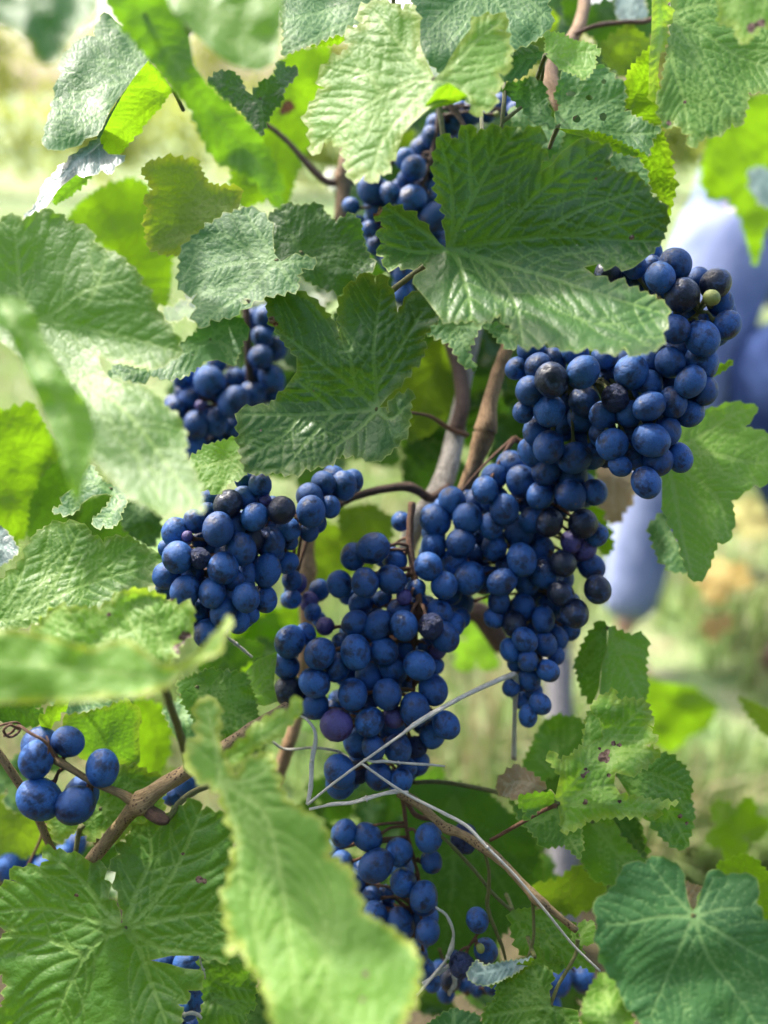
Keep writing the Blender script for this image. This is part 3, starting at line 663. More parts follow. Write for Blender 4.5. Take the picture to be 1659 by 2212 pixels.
L(front, 'c3', '~-60,1250 ~60,1240 ~170,1262 ~300,1300 ~400,1325 ~480,1290 ~560,1285 ~640,1350 ~700,1395 ~770,1400 ~840,1350 ~900,1290 960,1225 985,1180 1010,1215 965,1290 960,1345 900,1370 800,1420 ~730,1500 ~600,1535 ~300,1560 ~-60,1570', (720, 1460),
  ['500,1430 200,1400 -60,1380', '860,1370 980,1210'], d=.290, slope=(.0, -.5), col='l', ym=.7, tooth=.15, step=8, quilt=.0005, wave=.0052, label='nearest leaf, a very blurred pale green band across the left')
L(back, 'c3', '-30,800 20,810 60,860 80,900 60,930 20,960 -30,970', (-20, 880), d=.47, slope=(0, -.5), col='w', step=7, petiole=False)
# ---- lower left
L(lowl, 'c5', '-40,30 190,30 205,80 150,110 190,135 165,185 100,190 50,170 0,165 -40,160', (-60, 60), ['60,100 170,170', '60,50 190,50'], d=.452, slope=(0, .3), col='d', label='dark shaded leaf at the left above the small cluster')
L(lowl, 'c5', '180,50 260,20 400,0 560,-20 560,40 540,60 450,100 360,125 280,130 230,100', (300, 20), d=.462, slope=(0, -.4), col='b', dusty=1.4)
L(lowl, 'c5', '270,160 290,130 360,120 460,95 540,60 570,90 605,110 600,200 ~605,300 590,360 520,350 500,360 440,330 350,330 300,260', (410, 345), ['420,220 480,60', '^ 425,240 370,180 330,130', '480,230 560,110', '520,290 600,240'],
  d=.478, slope=(.1, .3), col='g', ym=.2, quilt=.0007, pitch=40, tooth=.15, label='smooth sunlit leaf behind the small cluster')
L(lowl, 'c5', '~165,160 230,100 292,65 295,92 262,130 235,170 ~215,215 ~180,200', (200, 190), ['240,120 290,75'], d=.44, slope=(0, .5), col='y', pitch=22, tooth=.4, petiole=False, label='small bright upright leaf tip')
L(lowl, 'c5', '~440,350 520,362 600,365 640,390 700,400 710,450 700,500 715,550 ~640,600 560,640 500,700 480,640 440,650 400,690 375,660 330,640 250,695 230,660 205,600 240,560 300,520 ~420,470', (435, 545),
  ['500,480 600,400', '540,540 690,540', '480,610 500,680', '360,620 250,680', '360,510 250,560'], d=.462, slope=(0, -.2), col='g', ym=.3, label='toothed green leaf behind the junction of the spotted cane')
L(back, 'c5', '590,60 700,100 740,200 720,330 680,420 600,400 590,250', (640, 100), d=.60, slope=(0, .2), col='y', step=8)
L(back, 'c5', '-40,480 60,500 150,560 240,650 200,720 100,760 0,760 -40,700', (0, 500), d=.58, slope=(0, .1), col='o', step=8)
L(vine, 'c5', '760,0 900,-60 1060,-40 1100,60 1120,170 1060,230 990,240 950,210 860,200 800,100', (850, 20), ['960,100 1100,170', '900,120 950,200', '980,20 1070,0'], d=.468, slope=(0, -.3), col='g', pitch=13, tooth=.6, wave=.0058, label='crinkled green leaf below the sharp bunch')
L(vine, 'c5', '700,120 790,60 860,120 860,230 820,280 760,230', (780, 60), d=.50, slope=(0, -.5), col='b', step=7)
L(vine, 'K2', '~1180,1095 ~1225,960 ~1290,890 ~1395,850 1385,930 ~1375,1010 ~1395,1100 ~1330,1125 ~1240,1100', (1190, 1095), ['1290,1010 1390,880', '1300,1060 1380,1000'], d=.470, slope=(.2, -.4), col='l', tooth=0, dusty=1.6, label='small folded grey green leaf beside the central bunch')
L(back, 'K2', '990,930 1100,830 1200,780 1300,800 1330,850 1250,900 1180,960 1100,990', (1150, 800), d=.56, slope=(0, .2), col='d', step=8)
L(back, 'K2', '1160,620 1260,600 1380,640 1420,720 1380,820 1290,860 1200,790 1130,720', (1200, 640), d=.66, slope=(0, .2), col='y', step=9)
L(back, 'D', '590,1140 680,1120 760,1150 800,1200 740,1260 660,1270 600,1230', (640, 1150), d=.66, slope=(0, .3), col='o', step=9)
L(back, 'D', '500,1400 560,1330 640,1300 700,1330 690,1420 600,1450 540,1470', (560, 1330), d=.66, slope=(0, .2), col='y', step=9)
# big wrinkled leaf, lower left
L(lowl, 'c5', '~520,1040 505,960 480,880 460,800 400,780 ~370,760 290,735 185,710 212,770 170,795 100,798 40,805 70,860 0,880 -60,890 -60,1040 0,1055 52,1070 0,1110 -60,1150 -60,1250 10,1260 30,1310 10,1400 -60,1440 -60,1540 760,1540 785,1440 770,1390 820,1370 812,1330 880,1280 860,1240 ~800,1235 ~720,1212 ~650,1200 ~740,1180 ~860,1180 930,1195 1000,1190 1010,1060 1015,900 990,760 1005,700 1010,620 975,565 930,560 868,552 865,513 790,530 730,560 680,600 620,610 560,650 545,690 495,700 520,740 470,795 485,870 510,950 ~530,1035', (540, 1060),
  ['450,980 350,850 200,730', '420,1030 200,975 -20,990', '420,1120 330,1240 240,1440', '^ 370,1185 180,1100 -50,1100', '600,1150 650,1290 730,1500', '590,900 650,760 640,620', '650,960 760,800 880,530', '720,1020 850,1000 1010,985', '680,1140 800,1160 950,1185'], d=.430, slope=(-.10, -.28), col='g', ym=.08, pitch=30, tooth=.38, dusty=1.5,
  quilt=.0024, wave=.0052, vw=5, folds=[(470, 800, 640, 1260, -.25, .0)], spots=[(860, 850, 12), (885, 858, 9), (790, 740, 6), (330, 920, 8)], label='big deeply wrinkled leaf in the lower left corner, grey dust along its midrib')
L(lowl, 'c5', '860,1190 940,1170 1050,1130 1110,1280 1100,1350 1105,1400 1060,1430 1060,1475 1000,1540 840,1540 880,1380', (870, 1200), ['940,1290 1090,1330', '920,1360 1050,1440', '980,1200 1080,1200'], d=.446, slope=(.2, -.2), col='g', quilt=.0018, label='wrinkled leaf beside the blurred foreground leaf at the bottom')
L(vine, 'c5', '1060,1330 1160,1300 1200,1540 1040,1540', (1060, 1320), d=.50, slope=(0, -.2), col='d', step=8, petiole=False)
# blurred foreground leaf, bottom centre
L(front, 'c5', '845,85 880,65 910,58 945,90 950,150 942,220 ~965,300 ~1020,400 1060,330 1150,300 1190,330 1195,380 1215,450 1240,500 1280,530 1370,580 1400,620 1430,680 1420,750 1520,800 1540,900 1570,990 1659,1045 1720,1080 1790,1140 1815,1230 1800,1350 1740,1475 1700,1580 ~1250,1580 1180,1475 1160,1400 1130,1290 1060,1200 1040,1130 980,1180 990,1080 970,1000 960,950 980,870 1000,780 1020,700 1010,640 970,560 950,480 900,440 840,410 790,330 800,300 850,230', (950, 420),
  ['1040,480 1150,580 1220,900 1300,1540', '930,260 890,100', '1020,640 1040,900', '1080,420 1180,350'], d=.345, slope=(-.05, -.62), col='l', ym=.6, pitch=30, tooth=.34, step=6, folds=[(960, 420, 1120, 1500, .0, .25)], quilt=.0016, wave=.0039,
  spots=[(1580, 1260, 12), (1565, 1370, 9)], label='large blurred pale green leaf in the foreground at the bottom centre')
L(front, 'c5', '~965,330 1000,280 1060,235 1080,190 1170,140 1210,110 1240,130 1270,52 1308,100 1300,140 1240,190 1190,240 1100,290 1060,340 ~1000,365', (970, 340), ['1100,260 1220,180 1290,110'], d=.365, slope=(-.1, -.3), col='l', ym=.4, pitch=26, tooth=.3, step=6, label='narrow toothed lobe reaching up to the central bunch')
# ---- top centre
L(upr, 'c1', '1205,-60 1660,-60 1640,0 1620,55 1560,90 1500,125 1450,150 1350,190 1250,230 1215,240 1228,165 1215,80', (1700, -60), ['1500,20 1350,60 1220,90', '1560,60 1400,140 1240,220'], d=.455, slope=(.1, -.9), col='b', ym=.1, dusty=1.3, label='bluish leaf at the top edge left of the large pale leaf')
L(upr, 'c1', '1340,200 1420,155 1500,128 1480,180 1420,195', (1490, 140), d=.452, slope=(0, .6), col='y', petiole=False, pitch=12)
L(back, 'c1', '1080,560 1140,380 1250,220 1420,200 1440,330 1400,400 1360,500 1350,600 1300,700 1270,790 1240,900 1160,860 1060,700 1000,700', (1240, 330), ['1200,560 1180,820', '1280,500 1340,560'], d=.63, slope=(0, .2), col='y', step=8, spots=[(1245, 460, 22), (1225, 480, 14)],
  label='out of focus yellow green leaf with reddish blotch behind the thin branch')
L(back, 'c1', '1000,690 1090,740 1150,860 1060,900 1000,860', (1000, 700), d=.60, slope=(0, .2), col='y', step=8, petiole=False)
L(vine, 'c1', '895,350 940,310 1000,305 1040,340 1060,390 ~1092,412 1130,350 1190,330 1200,262 1235,290 1285,290 1270,340 1230,380 1215,440 1180,480 1150,530 1130,590 1100,560 1040,480 960,420', (1120, 428), ['1040,390 940,350', '1160,380 1250,310', '1130,500 1130,570', '1060,440 1010,440'],
  d=.458, slope=(.2, -.2), col='d', dusty=1.2, folds=[(1092, 405, 1130, 590, .4, .0)], label='small dark crinkled leaf hanging under the long drooping leaf')
L(upr, 'Z', '565,60 620,20 680,0 750,20 810,55 850,18 880,60 905,130 ~905,250 ~930,310 ~985,425 ~1035,380 ~1065,320 ~1120,230 ~1180,155 1235,88 1300,80 1390,108 1325,165 1390,240 1395,300 1400,380 1330,400 1340,490 1290,500 1300,590 1240,600 1222,640 1180,570 1150,530 ~1100,515 ~1060,545 ~960,585 ~870,665 ~810,730 ~780,830 740,880 708,955 690,940 640,1000 600,950 510,970 500,870 480,800 420,765 380,775 320,850 310,780 300,700 290,600 330,540 390,480 350,410 400,340 470,300 540,240 490,200 560,150 600,130', (980, 430),
  ['830,450 600,580 420,720 330,800', '^ 700,520 600,390 390,350', '900,360 780,220 650,60', '1100,330 1230,200 1350,110', '1120,470 1200,600', '860,560 700,760 640,960'], d=.388, slope=(0, -.45), col='l', ym=.4, pitch=26, tooth=.42, folds=[(985, 425, 1000, 1000, .0, .5)], step=5.5, quilt=.0015, dusty=1.5,
  label='large pale green leaf at the top centre with yellowed edges, slightly blurred')
L(upr, 'Z', '~880,640 ~940,560 ~1000,480 ~1060,450 ~1120,490 1165,530 1100,560 1030,575 ~950,600', (960, 560), d=.384, slope=(0, .6), col='y', petiole=False, tooth=.1, label='yellow rolled underside of the large pale leaf')
L(upr, 'c2', '100,-60 700,-60 708,20 722,60 727,110 690,150 640,180 590,200 560,215 540,240 400,310 ~300,345 250,320 190,260 160,200 150,100', (430, -60), ['520,60 545,200', '620,0 715,90', '360,80 260,210', '300,20 180,150', '440,120 420,290'], d=.452, slope=(0, -.6), col='b', dusty=1.3, holes=[(392, 100, 13)],
  label='broad bluish leaf behind the pale one at the top')
L(upr, 'c2', '540,240 590,205 640,192 692,235 645,280 600,330 530,350 470,345 500,300', (695, 236), ['600,250 500,310'], d=.446, slope=(0, -.6), col='b', petiole=False)
L(upr, 'c2', '~695,235 698,170 695,138 760,143 820,175 870,182 900,190 938,222 912,240 915,280 890,320 862,347 830,320 790,312 750,290 ~708,250', (697, 238), ['800,220 920,225', '780,260 860,335', '740,190 750,150'], d=.432, slope=(.1, -.5), col='l', pitch=10, tooth=.5, vw=2.6, dusty=1.4, label='small bright green leaf with fine teeth at the top right')
L(upr, 'c2', '525,365 600,350 640,330 690,365 705,430 722,500 748,552 700,540 640,530 600,470 545,420', (750, 550), ['690,470 640,350', '650,480 560,390'], d=.440, slope=(.1, -.5), col='b', label='left lobe of the leaf with holes')
L(upr, 'c2', '~745,555 ~735,500 765,455 735,420 760,340 800,300 850,345 920,280 960,290 1000,340 1040,360 1040,480 1120,520 1200,560 1160,600 1142,680 1100,668 1040,640 950,600 ~860,570 ~790,562', (755, 545),
  ['800,450 900,300', '860,500 1030,400', '900,560 1060,580 1180,570', '770,470 770,370'], d=.448, slope=(.05, -.5), col='b', dusty=1.4, holes=[(833, 515, 17), (808, 405, 21, 12), (886, 422, 15, 12), (946, 505, 16, 18), (950, 352, 11)], label='bluish leaf riddled with insect holes')
L(upr, 'c2', '~750,555 ~860,562 940,578 1010,610 1080,645 1130,668 1138,690 1060,668 1000,655 940,625 ~860,590 ~790,575', (770, 562), ['900,585 1100,660'], d=.438, slope=(0, .3), col='y', petiole=False, pitch=14, vw=2)
L(upr, 'c2', '1040,410 1050,320 1110,240 1160,200 1190,400 1200,560 1230,640 1245,720 1257,820 1240,900 1226,940 1200,870 1150,800 1100,720 ~1040,560 1045,480', (1050, 480), ['1120,600 1180,760 1230,900', '1140,560 1240,720', '1110,380 1150,250', '^ 1150,680 1240,790'], d=.462, slope=(-.1, .2), col='y', dusty=.3, ym=.1, vw=2.8,
  label='translucent yellow green leaf behind the big dark leaf')
L(upr, 'c2', '~985,640 1050,660 1110,700 1140,760 1145,850 1080,780 1020,740 960,730', (990, 650), d=.440, slope=(0, -.6), col='b', petiole=False)
# big dark / light leaf
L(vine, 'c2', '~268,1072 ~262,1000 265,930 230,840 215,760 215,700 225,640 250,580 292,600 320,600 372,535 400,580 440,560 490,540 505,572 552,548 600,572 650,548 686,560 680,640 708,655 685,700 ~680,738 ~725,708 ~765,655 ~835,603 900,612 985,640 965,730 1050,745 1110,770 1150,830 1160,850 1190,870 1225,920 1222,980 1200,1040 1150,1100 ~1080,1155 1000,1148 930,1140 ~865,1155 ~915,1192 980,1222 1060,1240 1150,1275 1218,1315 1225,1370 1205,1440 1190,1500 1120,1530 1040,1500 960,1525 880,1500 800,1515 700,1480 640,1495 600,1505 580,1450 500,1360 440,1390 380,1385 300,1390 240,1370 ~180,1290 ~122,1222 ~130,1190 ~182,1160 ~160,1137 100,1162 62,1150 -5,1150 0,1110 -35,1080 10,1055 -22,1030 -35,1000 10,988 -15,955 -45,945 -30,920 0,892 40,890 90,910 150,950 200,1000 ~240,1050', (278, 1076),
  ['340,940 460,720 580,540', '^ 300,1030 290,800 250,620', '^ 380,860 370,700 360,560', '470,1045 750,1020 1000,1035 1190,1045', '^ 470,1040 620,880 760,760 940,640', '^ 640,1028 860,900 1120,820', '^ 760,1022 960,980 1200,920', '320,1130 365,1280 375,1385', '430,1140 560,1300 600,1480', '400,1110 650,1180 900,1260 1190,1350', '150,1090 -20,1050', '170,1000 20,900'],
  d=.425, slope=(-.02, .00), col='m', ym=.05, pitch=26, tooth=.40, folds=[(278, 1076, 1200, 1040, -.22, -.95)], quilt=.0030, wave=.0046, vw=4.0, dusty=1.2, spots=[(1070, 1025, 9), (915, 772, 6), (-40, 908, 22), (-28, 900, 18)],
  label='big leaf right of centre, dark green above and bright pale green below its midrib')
# big centre leaf (K3)
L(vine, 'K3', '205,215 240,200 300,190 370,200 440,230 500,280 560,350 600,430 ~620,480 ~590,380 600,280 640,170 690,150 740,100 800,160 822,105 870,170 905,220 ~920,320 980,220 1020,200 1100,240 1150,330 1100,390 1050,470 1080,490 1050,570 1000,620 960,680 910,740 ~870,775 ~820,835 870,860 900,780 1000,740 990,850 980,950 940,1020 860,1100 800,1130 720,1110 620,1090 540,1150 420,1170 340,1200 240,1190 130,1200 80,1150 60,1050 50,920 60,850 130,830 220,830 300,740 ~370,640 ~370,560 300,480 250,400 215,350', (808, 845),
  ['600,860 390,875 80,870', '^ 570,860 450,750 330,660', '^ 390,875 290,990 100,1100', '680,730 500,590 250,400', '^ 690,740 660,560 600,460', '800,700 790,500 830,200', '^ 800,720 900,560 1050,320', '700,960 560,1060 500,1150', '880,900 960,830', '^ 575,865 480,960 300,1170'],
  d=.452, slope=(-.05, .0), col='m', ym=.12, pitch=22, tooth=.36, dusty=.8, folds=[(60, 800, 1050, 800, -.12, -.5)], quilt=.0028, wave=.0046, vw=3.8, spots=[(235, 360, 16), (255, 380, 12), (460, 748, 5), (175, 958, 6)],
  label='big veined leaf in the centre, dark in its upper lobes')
L(vine, 'D', '410,990 450,960 510,945 535,985 525,1030 492,1045 472,1068 430,1050 412,1020', (530, 980), ['470,1000 420,1010', '500,1030 475,1060'], d=.452, slope=(.1, -.6), col='l', dusty=1.6, label='small pale leaf between the large left leaf and the bunch')
L(vine, 'D', '895,700 960,690 1080,700 1140,740 1100,755 1040,700 1010,760 1030,800 1000,790 970,740 920,720', (980, 700), d=.49, slope=(0, -.5), col='b', petiole=False)
# ---- top right
L(upr, 'c2', '~1230,-60 1720,-60 1720,400 1650,405 1620,395 1575,400 1570,440 1560,480 1550,540 1500,530 1480,560 1430,590 1390,590 1330,640 1308,600 1328,582 1280,550 1250,520 1220,560 1200,520 1188,460 1175,430 1200,380 1210,300 1230,200 1245,100', (1232, 60),
  ['1240,240 1290,420 1320,600', '1330,200 1450,400 1540,500', '1350,120 1530,240 1700,300', '1400,20 1650,60'], d=.432, slope=(.05, -.55), col='g', ym=.15, pitch=24, tooth=.40, dusty=1.6, quilt=.0015, spots=[(1232, 530, 10), (1300, 440, 7)], label='large serrated leaf in the top right corner')
L(upr, 'c2', '~1158,-60 ~1228,-60 1225,20 1247,70 1220,110 1228,170 1195,230 ~1182,320 ~1192,400 1160,442 1143,400 ~1145,250 ~1155,150', (1190, -50), ['1195,150 1165,400'], d=.424, slope=(.5, -.1), col='l', ym=.3, dusty=1.6, petiole=False, label='pale turned up strip along the left side of the corner leaf')
L(upr, 'c2', '1425,-60 1720,-60 1720,140 1640,110 1600,150 1560,190 1530,170 1510,110 1440,100 1450,50', (1650, -50), d=.37, slope=(0, -.4), col='l', ym=.3, step=7, spots=[(1590, 120, 18), (1630, 100, 16)], label='nearer leaf tip with a brownish end at the top right edge')
L(back, 'c2', '1400,580 1380,700 1370,800 1420,865 1490,850 1540,940 1570,1050 1605,1150 1625,1090 1640,1000 1700,930 1740,900 1740,380 1560,420 1480,520', (1470, 520), ['1560,700 1600,900 1608,1130', '1640,620 1740,740', '1420,700 1400,820'], d=.80, slope=(0, .2), col='y', step=9, wave=.0078,
  label='blurred backlit leaf hanging at the right edge')
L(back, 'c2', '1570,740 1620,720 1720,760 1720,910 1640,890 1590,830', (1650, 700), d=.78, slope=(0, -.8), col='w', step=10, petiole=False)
L(back, 'c2', '770,-40 900,20 1160,-40 1170,120 1100,240 1000,250 930,180 850,130 780,90', (900, 0), d=.60, slope=(0, .2), col='d', step=9)
L(back, 'c2', '930,200 1060,100 1150,180 1120,300 1040,330 960,280', (1040, 150), d=.56, slope=(0, .2), col='o', step=8)
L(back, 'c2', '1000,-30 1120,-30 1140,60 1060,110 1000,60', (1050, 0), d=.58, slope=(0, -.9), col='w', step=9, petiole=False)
L(back, 'c2', '540,470 640,470 780,560 760,640 700,700 640,640 560,560', (640, 560), d=.50, slope=(0, -.4), col='b', step=7)
# ---- right, middle
L(lowr, 'c4', '1280,370 1380,300 1440,285 1500,263 1560,270 1617,285 1600,320 1560,370 1600,380 1660,400 1740,450 1740,600 1600,620 1560,650 1500,690 1516,760 1495,860 1440,870 1400,990 1340,1040 1310,990 1270,860 1220,760 1200,700 ~1200,600 ~1180,560 1200,480', (1215, 500),
  ['1250,620 1290,850 1340,1030', '1300,560 1440,680 1490,840', '1380,480 1560,520 1730,520', '1380,400 1500,320 1600,285'], d=.500, slope=(.1, -.35), col='l', dusty=1.2, pitch=26, tooth=.25, step=6, label='pale green leaf at the right below the large bunch')
L(lowr, 'c4', '1140,800 1200,740 1260,860 1310,1000 1240,995 1180,930', (1180, 740), d=.53, slope=(0, -.6), col='b', step=7, petiole=False)
L(lowr, 'c4', '~965,1235 935,1205 880,1270 850,1330 825,1390 850,1500 900,1570 ~930,1500 ~942,1400 ~965,1330', (968, 1240), ['960,1330 930,1540', '900,1300 840,1400'], d=.505, slope=(-.5, 0), col='g', vw=4, step=6, label='dark green half of the folded leaf right of the tapering bunch')
L(lowr, 'c4', '~968,1238 1010,1250 1070,1270 1130,1275 1138,1330 1130,1400 1142,1500 1120,1580 1000,1600 ~930,1520 ~942,1400 ~965,1330', (970, 1240), ['1040,1400 1120,1560', '1030,1330 1130,1360'], d=.503, slope=(.35, -.2), col='l', step=6, petiole=False)
L(back, 'c4', '870,710 920,715 965,800 990,880 970,925 930,900 900,810', (890, 720), d=.58, slope=(0, .1), col='y', step=8)
L(back, 'c4', '925,545 1000,520 1070,560 1090,640 1050,720 1000,785 950,770 920,700', (1000, 540), d=.62, slope=(0, -.2), col='t', step=8, label='blurred pale brown dead leaf behind the right bunch')
L(back, 'c4', '150,40 230,0 330,0 330,120 300,300 200,400 100,430 50,260 90,110', (240, 60), ['200,200 130,380'], d=.62, slope=(0, .2), col='o', step=8, label='blurred olive leaf between the centre leaf and the woody cane')
L(back, 'D', '880,950 960,960 1010,1010 1000,1070 940,1080 870,1050', (930, 970), d=.66, slope=(0, .2), col='d', step=9)
L(back, 'D', '730,1100 800,1090 850,1120 840,1190 790,1240 740,1190', (780, 1110), d=.64, slope=(0, .2), col='o', step=9)
# ---- lower right
L(lowr, 'c6', '~752,515 742,480 ~760,400 738,370 700,318 733,296 765,350 800,315 860,270 880,150 900,90 950,50 1000,28 1002,80 1060,68 1133,84 1155,140 1168,158 1140,185 1160,220 1187,245 1132,270 1194,296 1175,330 1142,350 1100,388 1060,405 ~1000,388 ~995,440 ~1022,482 1130,500 1200,515 1274,514 1192,548 1190,582 1130,570 1085,577 1000,580 940,585 872,600 862,620 802,640 775,652 762,600 ~752,540', (752, 522),
  ['860,380 980,250 1125,90', '^ 930,310 1050,290 1180,300', '^ 870,370 900,230 920,120', '860,470 1000,440', '850,530 1020,540 1180,560', '790,590 780,640', '^ 880,530 1050,510'], d=.430, slope=(.05, -.35), col='l', ym=.3, pitch=17, tooth=.5, dusty=1.1, wave=.0072, quilt=.0013,
  spots=[(950, 325, 20), (965, 300, 10), (875, 382, 12), (858, 402, 9), (992, 262, 9), (1018, 268, 8), (868, 515, 10), (970, 400, 7), (1018, 512, 7), (930, 285, 6)], label='bright ragged leaf with brown blotches at the right')
L(lowr, 'c6', '~745,510 ~735,480 700,475 640,480 580,488 600,520 578,530 612,560 600,596 640,572 680,545 ~720,530', (748, 515), ['680,500 600,510'], d=.434, slope=(.3, .3), col='g', pitch=14, petiole=False)
L(lowr, 'c6', '885,120 935,165 945,240 900,262 860,275 870,200', (880, 270), d=.425, slope=(-.6, 0), col='g', pitch=13, petiole=False, tooth=.3)
L(lowr, 'c6', '~1000,395 1100,380 1180,300 1230,310 1290,350 1320,400 1330,450 1325,500 1340,560 1330,640 1300,720 1260,715 1200,670 1150,600 1080,520', (1010, 400), ['1180,480 1310,690', '1150,390 1320,460', '1090,480 1170,600'], d=.458, slope=(.15, -.2), col='g', spots=[(1278, 575, 9), (1308, 607, 7)], label='green leaf behind the blotched leaf')
L(back, 'c6', '740,140 830,150 890,200 900,300 800,360 740,400 640,430 600,350 650,250 680,180', (740, 400), ['740,300 750,170', '680,340 640,300'], d=.55, slope=(0, -.3), col='g', step=7, label='dull green leaf out of focus behind the blotched leaf')
L(lowr, 'c6', '485,440 520,390 570,350 620,380 700,440 690,465 620,475 570,505 520,490 490,470', (690, 465), ['600,430 520,440'], d=.472, slope=(0, -.4), col='t', wave=.0078, label='withered tan leaf curled beside the blotched leaf')
L(lowr, 'c6', '540,505 620,560 740,545 850,620 860,700 845,765 780,700 700,715 640,650 590,600', (740, 545), ['780,640 840,740', '680,600 620,590'], d=.474, slope=(0, -.4), col='g', step=6)
L(lowr, 'c6', '850,610 1000,580 1100,600 1130,700 1140,780 1060,800 1000,880 900,850 850,760', (900, 600), ['980,700 1050,780', '1020,640 1110,660'], d=.50, slope=(0, -.1), col='g', step=7)
L(lowr, 'c6', '~980,580 1050,560 1100,600 1120,690 1130,760 1070,700 1020,640', (1000, 570), d=.478, slope=(.3, 0), col='d', step=7, petiole=False)
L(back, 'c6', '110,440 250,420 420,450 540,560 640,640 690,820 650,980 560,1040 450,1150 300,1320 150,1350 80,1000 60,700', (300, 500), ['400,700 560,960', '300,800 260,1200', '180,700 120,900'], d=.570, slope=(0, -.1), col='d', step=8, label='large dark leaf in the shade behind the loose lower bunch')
L(lowr, 'c6', '~1330,985 ~1312,930 ~1300,860 1290,810 1240,770 1180,750 1140,760 1130,780 1080,770 1020,820 1000,870 960,910 905,950 920,1050 930,1150 950,1230 1000,1290 1030,1370 1080,1430 1150,1500 1300,1560 1500,1560 1659,1530 1740,1400 1740,1080 1640,1020 1610,950 1620,880 1590,830 1540,825 1480,830 1420,805 1390,830 ~1370,900 ~1350,965', (1338, 1012),
  ['1240,900 1150,780', '1200,1010 1040,1040 930,1040', '1270,1160 1210,1300 1140,1470', '1400,1180 1520,1340 1620,1500', '1470,1090 1620,1180 1730,1240', '1450,980 1580,970', '1390,920 1430,830'], d=.385, slope=(0, -.35), col='b', pitch=34, tooth=.22, dusty=.7, quilt=.0008, wave=.004, step=5.5, vw=3.2, label='smooth round bluish leaf at the lower right corner')
L(lowr, 'c6', '860,1380 900,1300 945,1250 1010,1300 1060,1400 1100,1560 850,1560', (1010, 1500), d=.375, slope=(0, -.4), col='l', step=7, quilt=.0004)
L(lowr, 'c6', '~722,1392 ~715,1330 730,1260 700,1225 640,1220 580,1250 520,1270 485,1310 480,1370 440,1400 425,1450 440,1560 850,1560 840,1440 820,1410 ~760,1400', (722, 1395), ['670,1300 640,1230', '620,1330 500,1310', '600,1410 450,1440', '680,1480 600,1550', '780,1440 830,1500'], d=.436, slope=(-.1, -.3), col='g', pitch=13, tooth=.5, quilt=.0018, label='crisp crinkled leaf at the bottom edge, right of centre')
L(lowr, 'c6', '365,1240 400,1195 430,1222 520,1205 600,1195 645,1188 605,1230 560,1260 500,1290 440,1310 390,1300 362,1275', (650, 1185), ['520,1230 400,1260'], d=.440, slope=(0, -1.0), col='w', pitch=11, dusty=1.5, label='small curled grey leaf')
L(lowr, 'c6', '~440,1290 520,1240 600,1215 648,1190 610,1240 540,1290 450,1312', (640, 1195), d=.437, slope=(0, .3), col='y', petiole=False, pitch=12)
L(lowr, 'c6', '180,1480 240,1440 300,1405 350,1420 400,1432 440,1500 430,1560 160,1560', (300, 1560), ['300,1410', '380,1500'], d=.448, slope=(0, -.4), col='b', pitch=13)
L(lowr, 'c6', '550,985 620,975 700,990 800,1030 835,1060 862,1180 912,1252 850,1222 780,1235 700,1262 640,1200 580,1150 550,1080', (555, 985), ['700,1090 880,1230', '660,1010 820,1050', '600,1080 660,1210'], d=.472, slope=(0, -.1), col='g', label='dark leaf under the diagonal cane with light streaks')
L(back, 'c6', '650,870 740,860 830,790 900,830 960,880 950,940 900,975 800,1000 700,985 640,930', (830, 800), ['800,900 720,960'], d=.52, slope=(0, .2), col='o', step=7)
L(lowr, 'c6', '808,1080 850,1035 905,1030 918,1080 890,1132 830,1137', (835, 1140), ['860,1070 900,1040'], d=.452, slope=(0, -.4), col='l', pitch=12, holes=[(838, 1092, 10)], petiole=False)
L(back, 'c6', '650,1060 700,1080 740,1180 780,1225 700,1200', (650, 1070), d=.466, slope=(.2, 0), col='l', pitch=14, petiole=False)
L(back, 'c6', '1080,-40 1200,0 1330,20 1440,100 1400,190 1300,240 1240,300 1150,250 1090,100', (1150, 20), d=.95, slope=(0, .2), col='y', step=10, wave=.0078, label='blurred olive leaf far behind at the right')
L(back, 'c6', '1530,60 1600,90 1740,160 1740,260 1640,220 1570,130', (1740, 200), d=.66, slope=(0, .2), col='o', step=8)
L(back, 'c6', '1440,780 1560,740 1600,760 1740,900 1740,1080 1560,1000 1420,900', (1600, 860), d=.50, slope=(0, .2), col='y', step=8)
L(lowr, 'c6', '1295,850 1330,870 1375,880 1350,920 1345,985 1310,950', (1330, 990), d=.410, slope=(0, .2), col='t', petiole=False, pitch=8, tooth=.5)
L(lowr, 'c4', '1380,160 1440,110 1510,80 1490,110 1440,145', (1390, 158), d=.49, slope=(0, .1), col='y', petiole=False, tooth=.3)
